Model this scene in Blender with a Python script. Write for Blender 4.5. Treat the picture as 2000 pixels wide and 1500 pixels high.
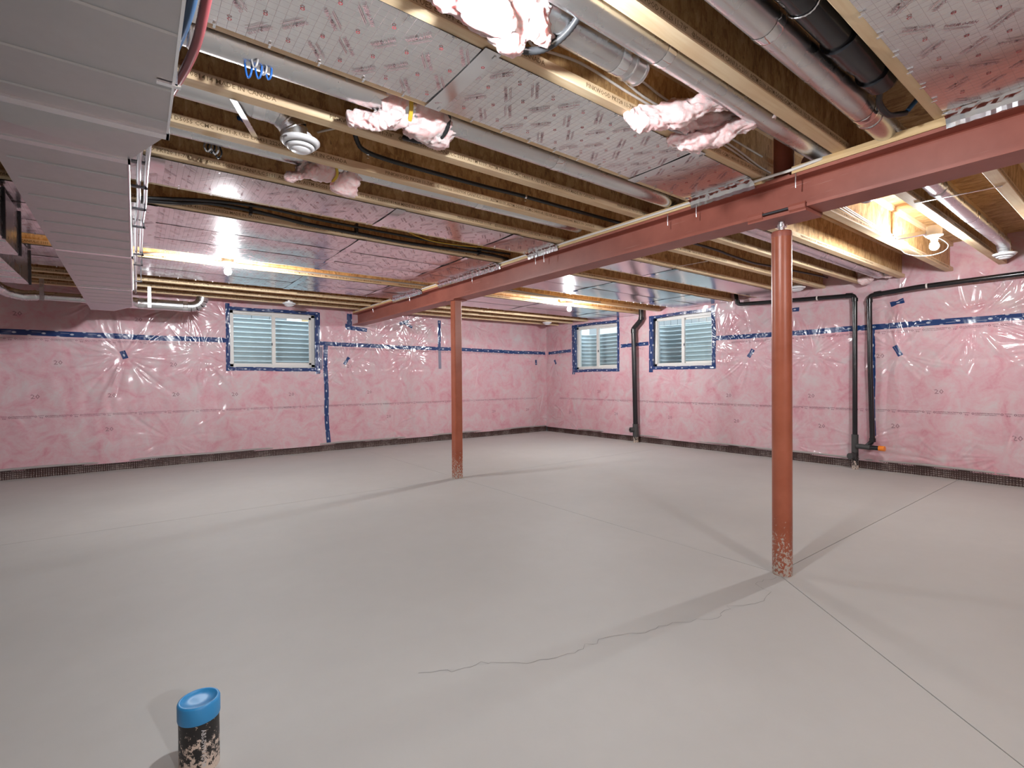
import bpy, math, random
import numpy as np
from mathutils import Vector, Matrix, noise
random.seed(7); rng = np.random.default_rng(7)
PI = math.pi
sc = bpy.context.scene
COL = sc.collection
for o in list(sc.objects): bpy.data.objects.remove(o)

# ------------------------------------------------------------------ camera, sky, exposure
H = 1.15
F_PX = 965.86
def _cam_rot():
    a, pit, rol = [math.radians(v) for v in (52.778, -0.5365, -0.4267)]
    c, s = math.cos(pit), math.sin(pit); Rp = np.array([[1,0,0],[0,c,s],[0,-s,c]])
    c, s = math.cos(rol), math.sin(rol); Rr = np.array([[c,-s,0],[s,c,0],[0,0,1]])
    D = np.array([[math.sin(a),0,math.cos(a)],[-math.cos(a),0,math.sin(a)],[0,-1.,0]]).T
    return Rr @ Rp @ D
R_ = _cam_rot()
cam = bpy.data.cameras.new('camera'); cam_ob = bpy.data.objects.new('camera', cam); COL.objects.link(cam_ob)
cam.sensor_width = 36.0; cam.lens = F_PX * 36.0 / 2000.0; cam.clip_start = 0.02; cam.clip_end = 200
M = Matrix(((R_[0][0], -R_[1][0], -R_[2][0]), (R_[0][1], -R_[1][1], -R_[2][1]), (R_[0][2], -R_[1][2], -R_[2][2]))).to_4x4()
M.translation = Vector((0, 0, H)); cam_ob.matrix_world = M
sc.camera = cam_ob
world = bpy.data.worlds.new('sky'); sc.world = world; world.use_nodes = True
bg = world.node_tree.nodes['Background']; bg.inputs[0].default_value = (0.74, 0.87, 1.0, 1); bg.inputs[1].default_value = 3.6
BULB_POWER = (2000.0, 3000.0, 3000.0, 2200.0, 4600.0)   # radiance of each bare bulb
BULBS = [(5.28, 1.15), (5.28, 5.49), (0.72, 5.49), (0.83, 1.17), (0.75, -2.6)]
sc.view_settings.view_transform = 'Standard'; sc.view_settings.look = 'None'
sc.view_settings.gamma = 1.0; sc.view_settings.use_curve_mapping = False
sc.view_settings.exposure = 0.0
sc.cycles.use_denoising = True
sc.cycles.max_bounces = 10; sc.cycles.diffuse_bounces = 5; sc.cycles.glossy_bounces = 5; sc.cycles.transparent_max_bounces = 12
sc.cycles.caustics_reflective = False; sc.cycles.caustics_refractive = False
sc.cycles.sample_clamp_indirect = 6.0

# ------------------------------------------------------------------ materials
MATS = {}
class NT:
    def __init__(s, name):
        s.m = bpy.data.materials.new(name); s.m.use_nodes = True
        s.t = s.m.node_tree; s.b = s.t.nodes['Principled BSDF']; s.out = s.t.nodes['Material Output']; MATS[name] = s.m
    def n(s, typ, **kw):
        x = s.t.nodes.new(typ)
        for k, v in kw.items():
            if k == 'inp':
                for i, val in v.items():
                    if isinstance(val, bpy.types.NodeSocket): s.t.links.new(val, x.inputs[i])
                    else: x.inputs[i].default_value = val
            else: setattr(x, k, v)
        return x
    def link(s, a, b): s.t.links.new(a, b)
    def set(s, **kw):
        for k, v in kw.items():
            i = s.b.inputs[k.replace('_', ' ')]
            if isinstance(v, bpy.types.NodeSocket): s.t.links.new(v, i)
            else: i.default_value = v
    def coord(s, scale=(1,1,1), kind='Object', rot=(0,0,0)):
        c = s.n('ShaderNodeTexCoord'); m = s.n('ShaderNodeMapping', inp={0: c.outputs[kind]})
        m.inputs['Scale'].default_value = scale; m.inputs['Rotation'].default_value = rot
        return m.outputs[0]
    def noise(s, co, scale, detail=3, rough=.55, dist=0):
        x = s.n('ShaderNodeTexNoise', inp={'Vector': co, 'Scale': scale, 'Detail': detail, 'Roughness': rough, 'Distortion': dist})
        return x.outputs[0]
    def ramp(s, fac, stops):
        r = s.n('ShaderNodeValToRGB', inp={0: fac}); e = r.color_ramp.elements
        while len(e) < len(stops): e.new(0.5)
        for el, (p, c) in zip(e, stops): el.position = p; el.color = (*c, 1) if len(c) == 3 else c
        return r.outputs[0]
    def mix(s, fac, a, b, mode='MIX'):
        x = s.n('ShaderNodeMix', data_type='RGBA', blend_type=mode)
        for i, v in ((0, fac), (6, a), (7, b)):
            if isinstance(v, bpy.types.NodeSocket): s.t.links.new(v, x.inputs[i])
            else: x.inputs[i].default_value = (*v, 1) if isinstance(v, tuple) and len(v) == 3 else v
        return x.outputs[2]
    def math(s, op, a, b=0.0, c=None):
        x = s.n('ShaderNodeMath', operation=op)
        for i, v in ((0, a), (1, b)) + (((2, c),) if c is not None else ()):
            if isinstance(v, bpy.types.NodeSocket): s.t.links.new(v, x.inputs[i])
            else: x.inputs[i].default_value = v
        return x.outputs[0]
    def bump(s, h, strength=.3, dist=.01):
        return s.n('ShaderNodeBump', inp={'Strength': strength, 'Distance': dist, 'Height': h}).outputs[0]

def plain(name, col, rough=.5, metal=0.0, **kw):
    t = NT(name); t.set(Base_Color=(*col, 1), Roughness=rough, Metallic=metal, **kw); return t.m

# concrete
t = NT('concrete'); co = t.coord()
a = t.noise(co, .7, 4, .6); b = t.noise(co, 9, 5, .65)
c = t.ramp(a, [(.3, (.455,.445,.43)), (.7, (.52,.51,.495))])
c = t.mix(t.math('MULTIPLY', b, .35), c, (.40,.385,.37))
t.set(Base_Color=c, Roughness=.62, Specular_IOR_Level=.35, Normal=t.bump(t.noise(co, 40, 4), .08, .004))
plain('joint_dark', (.09,.085,.08), .9)
plain('crack', (.27,.26,.25), .9)
# pink insulation behind poly film
t = NT('poly_insulation'); co = t.coord()
warp = t.noise(co, 2.2, 3, .5)
a = t.n('ShaderNodeTexNoise', inp={'Vector': co, 'Scale': 4.2, 'Detail': 6, 'Roughness': .62, 'Distortion': 1.0}).outputs[0]
b = t.n('ShaderNodeTexNoise', inp={'Vector': co, 'Scale': 15, 'Detail': 4, 'Roughness': .6, 'Distortion': 1.3}).outputs[0]
f = t.math('ADD', t.math('MULTIPLY', a, .72), t.math('MULTIPLY', b, .28))
c = t.ramp(f, [(.28, (.58,.22,.265)), (.41, (.63,.345,.39)), (.52, (.635,.425,.46)), (.62, (.62,.50,.515)), (.72, (.58,.54,.54))])
c = t.mix(t.math('MULTIPLY', warp, .15), c, (.63,.44,.47))
t.set(Base_Color=c, Roughness=.55, Specular_IOR_Level=.3, Coat_Weight=.7, Coat_Roughness=.12, Coat_IOR=1.45)
# bare pink batt
t = NT('pink_batt'); co = t.coord((1,1,1))
a = t.n('ShaderNodeTexNoise', inp={'Vector': co, 'Scale': 22, 'Detail': 6, 'Roughness': .65, 'Distortion': 1.2}).outputs[0]
c = t.ramp(a, [(.3, (.86,.50,.50)), (.5, (.90,.66,.65)), (.7, (.92,.80,.79))])
t.set(Base_Color=c, Roughness=.95, Specular_IOR_Level=.1, Subsurface_Weight=.6, Subsurface_Radius=(.03,.02,.02), Subsurface_Scale=.6, Normal=t.bump(t.n('ShaderNodeTexNoise', inp={'Vector': co, 'Scale': 95, 'Detail': 6, 'Roughness': .75, 'Distortion': 2.5}).outputs[0], .6, .008))
# OSB
def osb(name, scale, dark=1.0):
    t = NT(name); co = t.coord(scale); wob = t.n('ShaderNodeTexNoise', inp={'Vector': co, 'Scale': .6, 'Detail': 3})
    w1 = t.n('ShaderNodeVectorMath', operation='SCALE', inp={0: wob.outputs['Color'], 3: 1.6}).outputs[0]; co2 = t.n('ShaderNodeVectorMath', operation='ADD', inp={0: co, 1: w1}).outputs[0]
    v = t.n('ShaderNodeTexVoronoi', inp={'Vector': co2, 'Scale': 1.0, 'Randomness': 1.0}); r = t.n('ShaderNodeSeparateColor', inp={0: v.outputs['Color']}).outputs[0]
    v2 = t.n('ShaderNodeTexVoronoi', inp={'Vector': co2, 'Scale': 2.3, 'Randomness': 1.0}); r2 = t.n('ShaderNodeSeparateColor', inp={0: v2.outputs['Color']}).outputs[0]
    g = t.noise(t.coord(tuple(q*2.0 for q in scale)), 1.5, 6, .75, .8)
    f = t.math('ADD', t.math('ADD', t.math('MULTIPLY', r, .20), t.math('MULTIPLY', r2, .18)), t.math('MULTIPLY', g, .62)); d = dark
    c = t.ramp(f, [(.28, (.28*d,.15*d,.06*d)), (.42, (.47*d,.275*d,.115*d)), (.55, (.60*d,.385*d,.175*d)), (.72, (.72*d,.51*d,.27*d))])
    sp = t.ramp(t.noise(t.coord(tuple(q*.9 for q in scale)), 1.6, 2), [(.68, (0,0,0)), (.73, (1,1,1))])
    c = t.mix(t.math('MULTIPLY', sp, .6), c, (.06,.028,.010))
    t.set(Base_Color=c, Roughness=.6, Normal=t.bump(f, .25, .004))
osb('osb_web', (24, 24, 9), 1.0); osb('osb_deck', (24, 8, 24), .95)
# lumber
t = NT('lumber'); co = t.coord((1.2, 22, 22))
w = t.noise(co, 1.5, 4, .6, .6); k = t.noise(t.coord((2.2, 2.2, 2.2)), 1.6, 2)
c = t.ramp(w, [(.3, (.68,.49,.28)), (.55, (.77,.60,.385)), (.75, (.83,.69,.48))])
c = t.mix(t.ramp(k, [(.42, (0,0,0)), (.6, (1,1,1))]), c, t.mix(.45, c, (.66,.44,.26)))
kn = t.ramp(t.n('ShaderNodeTexVoronoi', inp={'Vector': t.coord((2.0, 9, 9)), 'Scale': 1.0}).outputs[0], [(.055, (1,1,1)), (.09, (0,0,0))])
c = t.mix(t.math('MULTIPLY', kn, .65), c, (.24,.12,.05))
t.set(Base_Color=c, Roughness=.6, Specular_IOR_Level=.3)
t = NT('plate_lumber'); co = t.coord((22, 1.0, 22)); w = t.noise(co, 1.5, 4, .6, .5)
t.set(Base_Color=t.ramp(w, [(.3, (.58,.38,.17)), (.6, (.72,.52,.28)), (.8, (.80,.62,.38))]), Roughness=.6)
# red oxide steel
t = NT('red_steel'); co = t.coord((1,1,1)); a = t.noise(co, 3, 5, .6); s2 = t.noise(t.coord((60,3,60)), 1, 3)
c = t.ramp(a, [(.35, (.285,.083,.058)), (.65, (.36,.115,.082))])
c = t.mix(t.ramp(s2, [(.68, (0,0,0)), (.74, (.5,.5,.5))]), c, (.46,.24,.20))
t.set(Base_Color=c, Roughness=.42, Specular_IOR_Level=.45)
t = NT('red_column'); co = t.coord(); a = t.noise(co, 5, 4); z = t.n('ShaderNodeSeparateXYZ', inp={0: t.n('ShaderNodeTexCoord').outputs['Object']}).outputs[2]
c = t.ramp(a, [(.35, (.33,.085,.04)), (.65, (.41,.12,.065))])
sp = t.noise(t.coord((1,1,.75)), 75, 4, .7)
thr = t.math('ADD', sp, t.math('MULTIPLY', t.math('SUBTRACT', .26, z), .62))
c = t.mix(t.ramp(thr, [(.60, (0,0,0)), (.64, (1,1,1))]), c, (.50,.44,.38))
t.set(Base_Color=c, Roughness=.36, Specular_IOR_Level=.5)
# metals
def galv(name, base, r0, r1, sc_=18, metal=1.0):
    t = NT(name); co = t.coord(); a = t.noise(co, sc_, 3); 
    rr = t.n('ShaderNodeMapRange', inp={0: a, 1: .3, 2: .7, 3: r0, 4: r1}).outputs[0]
    c = t.mix(t.math('MULTIPLY', t.noise(co, 5, 4), .5), tuple(base), tuple(v*.78 for v in base))
    t.set(Base_Color=c, Metallic=metal, Roughness=rr); return t
galv('galvanized_pipe', (.74,.75,.76), .24, .32, 7)
t = galv('duct_steel', (.54,.535,.54), .34, .42, 30)
galv('well_steel', (.70,.78,.80), .30, .40, 12, .45)
plain('bright_metal', (.82,.83,.85), .22, 1.0)
plain('dark_metal', (.10,.10,.11), .4, .8)
# foil liner with printed grid
t = NT('foil'); co = t.n('ShaderNodeTexCoord').outputs['Object']; s = t.n('ShaderNodeSeparateXYZ', inp={0: co})
def gridline(x, period, w):
    fr = t.math('FRACT', t.math('DIVIDE', x, period)); d = t.math('ABSOLUTE', t.math('SUBTRACT', fr, .5))
    return t.math('GREATER_THAN', d, .5 - w / period / 2)
lx = gridline(s.outputs[0], .0285, .0013); ly = gridline(s.outputs[1], .0285, .0011)
lg = t.math('MAXIMUM', t.math('MULTIPLY', lx, .62), t.math('MULTIPLY', ly, .36))
big = t.noise(t.coord((1,1,1)), 1.5, 2)
c = t.mix(lg, (.80,.79,.79), (.27,.15,.16))
t.set(Base_Color=c, Metallic=t.math('SUBTRACT', .97, t.math('MULTIPLY', lg, .5)), Roughness=.2)
plain('foil_crumple', (.88,.88,.89), .14, 1.0)
plain('foil_print', (.46,.27,.29), .45, .5)
plain('foil_print_red', (.42,.06,.07), .5, .1)
plain('clear_tape', (.80,.80,.81), .10, .92)
# plastics
plain('abs_black', (.013,.013,.015), .22); plain('abs_dusty', (.05,.05,.05), .6)
t = NT('stub_black'); sp = t.noise(t.coord((1,1,.8)), 55, 5, .75); z = t.n('ShaderNodeSeparateXYZ', inp={0: t.n('ShaderNodeTexCoord').outputs['Object']}).outputs[2]
thr = t.math('ADD', sp, t.math('MULTIPLY', t.math('SUBTRACT', .09, z), 1.3))
t.set(Base_Color=t.mix(t.ramp(thr, [(.53, (0,0,0)), (.56, (1,1,1))]), (.012,.011,.011), (.60,.50,.42)), Roughness=.45)
plain('corrugated_black', (.02,.021,.023), .3)
plain('cable_black', (.016,.016,.018), .4); plain('cable_grey', (.36,.35,.35), .4); plain('cable_white', (.72,.68,.64), .45)
plain('cable_blue', (.02,.12,.42), .4); plain('yellow', (.62,.42,.04), .45)
plain('pex_blue', (.045,.13,.27), .3); plain('pex_red', (.33,.075,.085), .3)
plain('cap_blue', (.03,.25,.55), .42); plain('cap_orange', (.85,.24,.02), .4)
plain('white_plastic', (.80,.80,.80), .35); plain('frame_white', (.76,.74,.70), .4)
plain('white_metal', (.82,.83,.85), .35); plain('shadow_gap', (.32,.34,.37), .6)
plain('ink', (.24,.155,.075), .8); plain('ink_dark', (.07,.05,.03), .8); plain('ink_film', (.13,.035,.06), .6); plain('ink_twenty', (.33,.19,.21), .7)
plain('ink_white', (.5,.5,.5), .5)
t = NT('blue_tape'); uv = t.n('ShaderNodeUVMap').outputs[0]; s = t.n('ShaderNodeSeparateXYZ', inp={0: uv}); u_, v_ = s.outputs[0], s.outputs[1]
def oval(per, off, vc, ra, rb):
    fr = t.math('FRACT', t.math('ADD', t.math('DIVIDE', u_, per), off)); du = t.math('DIVIDE', t.math('MULTIPLY', t.math('SUBTRACT', fr, .5), per), ra)
    dv = t.math('DIVIDE', t.math('SUBTRACT', v_, vc), rb); d = t.math('ADD', t.math('MULTIPLY', du, du), t.math('MULTIPLY', dv, dv))
    ring = t.math('LESS_THAN', d, 1.0); hole = t.math('LESS_THAN', t.math('ABSOLUTE', t.math('SUBTRACT', d, .45)), .16)
    return t.math('SUBTRACT', ring, t.math('MULTIPLY', hole, .55))
m_ = t.math('MAXIMUM', oval(.26, 0, .034, .019, .012), t.math('MAXIMUM', oval(.26, .5, .002, .017, .009), oval(.26, .55, .07, .017, .009)))
fr = t.math('FRACT', t.math('ADD', t.math('DIVIDE', u_, .26), .25)); bar = t.math('MULTIPLY', t.math('LESS_THAN', t.math('ABSOLUTE', t.math('SUBTRACT', fr, .5)), .16), t.math('LESS_THAN', t.math('ABSOLUTE', t.math('SUBTRACT', v_, .047)), .004))
m_ = t.math('MAXIMUM', m_, t.math('MULTIPLY', bar, .28))
t.set(Base_Color=t.mix(m_, (.012,.042,.15), (.55,.60,.68)), Roughness=.22, Coat_Weight=.5, Coat_Roughness=.1)
t = NT('faded_tape'); t.set(Base_Color=(.20,.19,.26,1), Roughness=.3, Coat_Weight=.5)
t = NT('dimple_mat'); a = t.noise(t.coord(), 30, 4); z = t.n('ShaderNodeSeparateXYZ', inp={0: t.n('ShaderNodeTexCoord').outputs['Object']}).outputs[2]
s = t.n('ShaderNodeSeparateXYZ', inp={0: t.n('ShaderNodeTexCoord').outputs['Object']}); run = t.math('ADD', s.outputs[0], s.outputs[1])
k = 2*PI/.044; top = t.math('MULTIPLY', t.math('SINE', t.math('MULTIPLY', t.math('ADD', run, s.outputs[2]), k)), t.math('SINE', t.math('MULTIPLY', t.math('SUBTRACT', run, s.outputs[2]), k)))
dust_and_shading = t.math('MULTIPLY', t.ramp(t.math('ADD', top, t.math('MULTIPLY', t.math('SUBTRACT', .06, z), 7.0)), [(.25, (0,0,0)), (.6, (1,1,1))]), t.math('MULTIPLY', t.ramp(a, [(.35, (.25,.25,.25)), (.65, (1,1,1))]), .8))  # some dust, plus light tops and shaded hollows of the dimples painted in
t.set(Base_Color=t.mix(dust_and_shading, (.045,.018,.015), (.42,.36,.33)), Roughness=.4)
plain('mat_lip', (.36,.33,.32), .5)
# thin window glass: clear with a weak mirror
t = NT('window_glass'); tr = t.n('ShaderNodeBsdfTransparent', inp={0: (.94,.97,.97,1)}); gl = t.n('ShaderNodeBsdfGlossy', inp={0: (1,1,1,1), 'Roughness': .02})
fz = t.math('ADD', .03, t.math('MULTIPLY', .9, t.math('POWER', t.n('ShaderNodeLayerWeight', inp={0: .5}).outputs['Facing'], 5.0)))
mx = t.n('ShaderNodeMixShader', inp={0: fz, 1: tr.outputs[0], 2: gl.outputs[0]}); t.link(mx.outputs[0], t.out.inputs[0])
for i, p in enumerate(BULB_POWER): t = NT('bulb_glow_%d' % i); t.set(Base_Color=(1,1,1,1), Emission_Color=(.95,.975,1.0,1), Emission_Strength=p)
plain('siding_white', (.80,.79,.74), .6); plain('board_grey', (.36,.37,.37), .7); plain('block_grey', (.30,.31,.32), .85); plain('mortar', (.62,.62,.60), .9)
t = NT('gravel'); t.set(Base_Color=t.ramp(t.noise(t.coord(), 45, 4), [(.35, (.16,.15,.14)), (.65, (.42,.40,.37))]), Roughness=.9)
plain('soil', (.17,.13,.09), .95)

# ------------------------------------------------------------------ mesh helpers
class MB:
    """collects shapes, builds ONE mesh object"""
    def __init__(s): s.v = []; s.f = []; s.mi = []; s.sm = []; s.uv = None
    def add(s, v, f, mi=0, smooth=False):
        b = len(s.v); s.v += [tuple(map(float, p)) for p in v]; s.f += [tuple(i + b for i in q) for q in f]
        s.mi += [mi] * len(f); s.sm += [smooth] * len(f); return s
    def box(s, x0, x1, y0, y1, z0, z1, mi=0):
        v = [(x, y, z) for x in (x0, x1) for y in (y0, y1) for z in (z0, z1)]
        return s.add(v, [(0,1,3,2), (4,6,7,5), (0,4,5,1), (2,3,7,6), (0,2,6,4), (1,5,7,3)], mi)
    def prism(s, prof, axis, a0, a1, mi=0, smooth=False):
        n = len(prof)
        def P(p, a): return (a, p[0], p[1]) if axis == 0 else (p[0], a, p[1]) if axis == 1 else (p[0], p[1], a)
        v = [P(p, a0) for p in prof] + [P(p, a1) for p in prof]
        f = [(i, (i+1) % n, n + (i+1) % n, n + i) for i in range(n)]
        s.add(v, f, mi, smooth); s.add(v, [tuple(range(n))[::-1], tuple(range(n, 2*n))], mi); return s
    def tube(s, pts, r, n=14, mi=0, cap=True, ribs=None, step=None, flat=1.0):
        P = [np.array(p, float) for p in pts]
        if step:
            Q = [P[0]]
            for a, b in zip(P[:-1], P[1:]):
                k = max(1, int(np.linalg.norm(b - a) / step))
                Q += [a + (b - a) * (i + 1) / k for i in range(k)]
            P = Q
        rs = list(r) if hasattr(r, '__len__') else [r] * len(P)
        if ribs: rs = [rr * (1 + ribs * (1 if i % 2 else -1)) for i, rr in enumerate(rs)]
        T = []
        for i in range(len(P)):
            d = P[min(i+1, len(P)-1)] - P[max(i-1, 0)]; T.append(d / (np.linalg.norm(d) + 1e-9))
        up = np.array([0,0,1.]) if abs(T[0][2]) < .9 else np.array([1.,0,0])
        N = np.cross(T[0], up); N /= np.linalg.norm(N); v = []
        for i in range(len(P)):
            N = N - T[i] * N.dot(T[i]); N /= np.linalg.norm(N); B = np.cross(T[i], N)
            for k in range(n):
                a = 2 * PI * k / n; v.append(P[i] + rs[i] * (math.cos(a) * N + flat * math.sin(a) * B))
        f = [(i*n + k, i*n + (k+1) % n, (i+1)*n + (k+1) % n, (i+1)*n + k) for i in range(len(P)-1) for k in range(n)]
        s.add(v, f, mi, True)
        if cap: s.add(v[:n], [tuple(range(n))[::-1]], mi); s.add(v[-n:], [tuple(range(n))], mi)
        return s
    def lathe(s, prof, c=(0,0,0), n=28, mi=0, axis='z'):
        v = []
        for r, z in prof:
            for k in range(n):
                a = 2*PI*k/n; p = (r*math.cos(a), r*math.sin(a), z)
                if axis == 'y': p = (p[0], p[2], p[1])
                if axis == 'x': p = (p[2], p[0], p[1])
                v.append((p[0]+c[0], p[1]+c[1], p[2]+c[2]))
        m = len(prof); f = [(i*n+k, i*n+(k+1) % n, (i+1)*n+(k+1) % n, (i+1)*n+k) for i in range(m-1) for k in range(n)]
        s.add(v, f, mi, True); s.add(v[:n], [tuple(range(n))[::-1]], mi); s.add(v[-n:], [tuple(range(n))], mi); return s
    def mesh(s, name, mats):
        me = bpy.data.meshes.new(name); me.from_pydata(s.v, [], s.f)
        for m in (mats if isinstance(mats, (list, tuple)) else [mats]): me.materials.append(MATS[m])
        me.polygons.foreach_set('material_index', s.mi); me.polygons.foreach_set('use_smooth', s.sm)
        if s.uv is not None:
            l = me.uv_layers.new(name='UVMap'); idx = np.empty(len(me.loops), int); me.loops.foreach_get('vertex_index', idx)
            l.data.foreach_set('uv', np.asarray(s.uv, float)[idx].ravel())
        me.update(); return me
    def build(s, name, mats, parent=None, **kw):
        o = bpy.data.objects.new(name, s.mesh(name, mats)); COL.objects.link(o)
        if parent is not None: o.parent = parent
        return tag(o, **kw)
def fillet(pts, rad, k=6):
    P = [np.array(p, float) for p in pts]; out = [P[0]]
    for a, b, c in zip(P[:-2], P[1:-1], P[2:]):
        u = a - b; w = c - b; lu, lw = np.linalg.norm(u), np.linalg.norm(w); u /= lu; w /= lw
        r = min(rad, lu*.49, lw*.49)
        for i in range(k+1):
            t_ = i/k; out.append((1-t_)**2*(b+u*r) + 2*t_*(1-t_)*b + t_**2*(b+w*r))
    out.append(P[-1]); return out
def spline(pts, k=6):
    P = [np.array(p, float) for p in pts]; P = [2*P[0]-P[1]] + P + [2*P[-1]-P[-2]]; out = []
    for i in range(1, len(P)-2):
        for j in range(k):
            t_ = j/k; p0, p1, p2, p3 = P[i-1:i+3]
            out.append(.5*((2*p1) + (p2-p0)*t_ + (2*p0-5*p1+4*p2-p3)*t_**2 + (3*p1-p0-3*p2+p3)*t_**3))
    out.append(P[-2]); return out
def tag(o, label=None, cat=None, group=None, kind=None):
    for k, v in (('label', label), ('category', cat), ('group', group), ('kind', kind)):
        if v: o[k] = v
    return o
def empty(name, loc, label=None, cat=None, group=None, kind=None):
    o = bpy.data.objects.new(name, None); COL.objects.link(o); o.location = loc; o.empty_display_size = .1
    return tag(o, label, cat, group, kind)
def sub(o, name, mb, mats, loc, **kw):
    """part built in world coordinates under an Empty that stands at loc"""
    mb.v = [(p[0]-loc[0], p[1]-loc[1], p[2]-loc[2]) for p in mb.v]
    return mb.build(name, mats, o, **kw)
_txt = {}
def text_mesh(body, size, res=1):
    """glyph outlines as numpy verts (x right, y up) + faces"""
    k = (body, size)
    if k not in _txt:
        cu = bpy.data.curves.new('t', 'FONT'); cu.body = body; cu.size = size; cu.resolution_u = res; cu.fill_mode = 'FRONT'; cu.offset = size*.012 if size > .012 else 0
        ob = bpy.data.objects.new('t', cu); COL.objects.link(ob); dg = bpy.context.evaluated_depsgraph_get()
        me = ob.evaluated_get(dg).to_mesh(); v = np.array([x.co[:2] for x in me.vertices]).reshape(-1, 2); f = [tuple(p.vertices) for p in me.polygons]
        ob.evaluated_get(dg).to_mesh_clear(); bpy.data.objects.remove(ob); bpy.data.curves.remove(cu); _txt[k] = (v, f)
    return _txt[k]

def zc(y): return 2.318 - .0043 * max(0.0, y - 3)      # underside of the joists

# ------------------------------------------------------------------ floor
fl = empty('floor', (0,0,0), kind='structure')
def poly_slab(pts, parent):
    mb = MB(); n = len(pts); v = [(x, y, 0) for x, y in pts] + [(x, y, -.05) for x, y in pts]
    mb.add(v, [tuple(range(n)), tuple(range(n, 2*n))[::-1]] + [(i, n+i, n+(i+1) % n, (i+1) % n) for i in range(n)])
    return mb.build('slab', 'concrete', parent)
g = .0022; JX, JY1, JY2 = 2.985, 4.985, 1.37
dx_, dy_ = 1.945, 0.10                      # the slanted saw cut runs from the column towards here
def cut_y(x): return JY2 + (x - JX) * (1.37 - dy_) / (JX - dx_)
xa = -4.5; ya = cut_y(xa)
poly_slab([(xa, JY1+g), (JX-g, JY1+g), (JX-g, 8.45), (xa, 8.45)], fl)
poly_slab([(JX+g, JY1+g), (7.5, JY1+g), (7.5, 8.45), (JX+g, 8.45)], fl)
poly_slab([(JX+g, JY2+g), (7.5, JY2+g), (7.5, JY1-g), (JX+g, JY1-g)], fl)
xb = JX - (JY2 + 4.5) * (JX - dx_) / (1.37 - dy_)
poly_slab([(xa, -4.5), (xb-g, -4.5), (JX-g, JY2), (JX-g, JY1-g), (xa, JY1-g)], fl)
poly_slab([(xb+g, -4.5), (7.5, -4.5), (7.5, JY2-g), (JX+g, JY2-g)], fl)
MB().box(-4.5, 7.5, -4.5, 8.45, -.09, -.011).build('saw_cut_bed', 'joint_dark', fl)
def ribbon(pts, w, name, mat, parent, z=.0006):
    P = [np.array(p, float) for p in pts]; L = []; Rr = []
    for i, p in enumerate(P):
        d = P[min(i+1, len(P)-1)] - P[max(i-1, 0)]; d /= np.linalg.norm(d); n_ = np.array([-d[1], d[0]]); ww = w*(.5+random.random()*.7)/2
        L.append((*(p + n_*ww), z)); Rr.append((*(p - n_*ww), z))
    k = len(P); MB().add(L + Rr, [(i, i+1, k+i+1, k+i) for i in range(k-1)]).build(name, mat, parent)
CRK = [(2.92,1.34),(2.74,1.38),(2.70,1.27),(2.52,1.24),(2.36,1.31),(2.2,1.29),(2.02,1.38),(1.82,1.42),(1.62,1.5),(1.45,1.49),(1.27,1.55),(1.12,1.66),(.98,1.7),(.85,1.78)]
cp = [np.array(p) for p in CRK]; pts = []
for a, b in zip(cp[:-1], cp[1:]):
    for i in range(6): pts.append(a + (b-a)*i/6 + rng.normal(0, .008, 2))
ribbon(pts, .0028, 'crack', 'crack', fl)

# ------------------------------------------------------------------ walls: poly film over batts, wrinkled
YA, XB = 8.27, 7.24
_FP = {}
def folds(u, v, cs, seed):
    """creases radiating from where the film is pinned"""
    if seed not in _FP:
        r_ = np.random.default_rng(seed)
        _FP[seed] = [[(r_.uniform(0, 2*PI), r_.uniform(.03, .075), r_.uniform(.03, .35), r_.uniform(.5, 1.5), r_.uniform(.4, 1.3) * (1 if r_.random() < .6 else -1), r_.uniform(-.35, .35)) for i in range(44)] for c in cs]
    shp = np.shape(u); u = np.atleast_1d(u); v = np.atleast_1d(v); d = np.zeros_like(u)
    for (cu, cv, amp, R), ps in zip(cs, _FP[seed]):
        sel = np.where((abs(u - cu) < 2.1*R) & (abs(v - cv) < 2.1*R))
        if not len(sel[0]): continue
        du, dv = u[sel] - cu, v[sel] - cv; r = np.hypot(du, dv) + 1e-6; th = np.arctan2(dv, du); f = np.zeros_like(r)
        s0 = .010/np.maximum(r, .02); g0 = np.clip(r/.14, .25, 1.6)*amp*1.75
        for a, sg, q0, q1, A, bend in ps:
            dt = (th - a - bend*(r/R) + PI) % (2*PI) - PI; k = np.where(abs(dt) < .45)[0]
            if len(k): rk = r[k]; f[k] += A*np.exp(-(dt[k]/np.maximum(sg, s0[k]))**2)*np.clip((rk-q0*R)/.06, 0, 1)*np.clip((q1*R-rk)/(.4*R), 0, 1)
        d[sel] += g0*f - amp*1.2*np.exp(-(r/.06)**2)
    return d.reshape(shp)
def waves(u, v, seed, n=16, amp=.004, lo=1.0, hi=5.0, vert=1.0):
    r_ = np.random.default_rng(seed); d = np.zeros_like(u)
    for i in range(n):
        k = r_.uniform(lo, hi)*2*PI; a = r_.uniform(0, PI); d += np.sin(k*(np.cos(a)*u + vert*np.sin(a)*v) + r_.uniform(0, 6.3)) * amp/ (1 + k/12)
    return d
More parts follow.
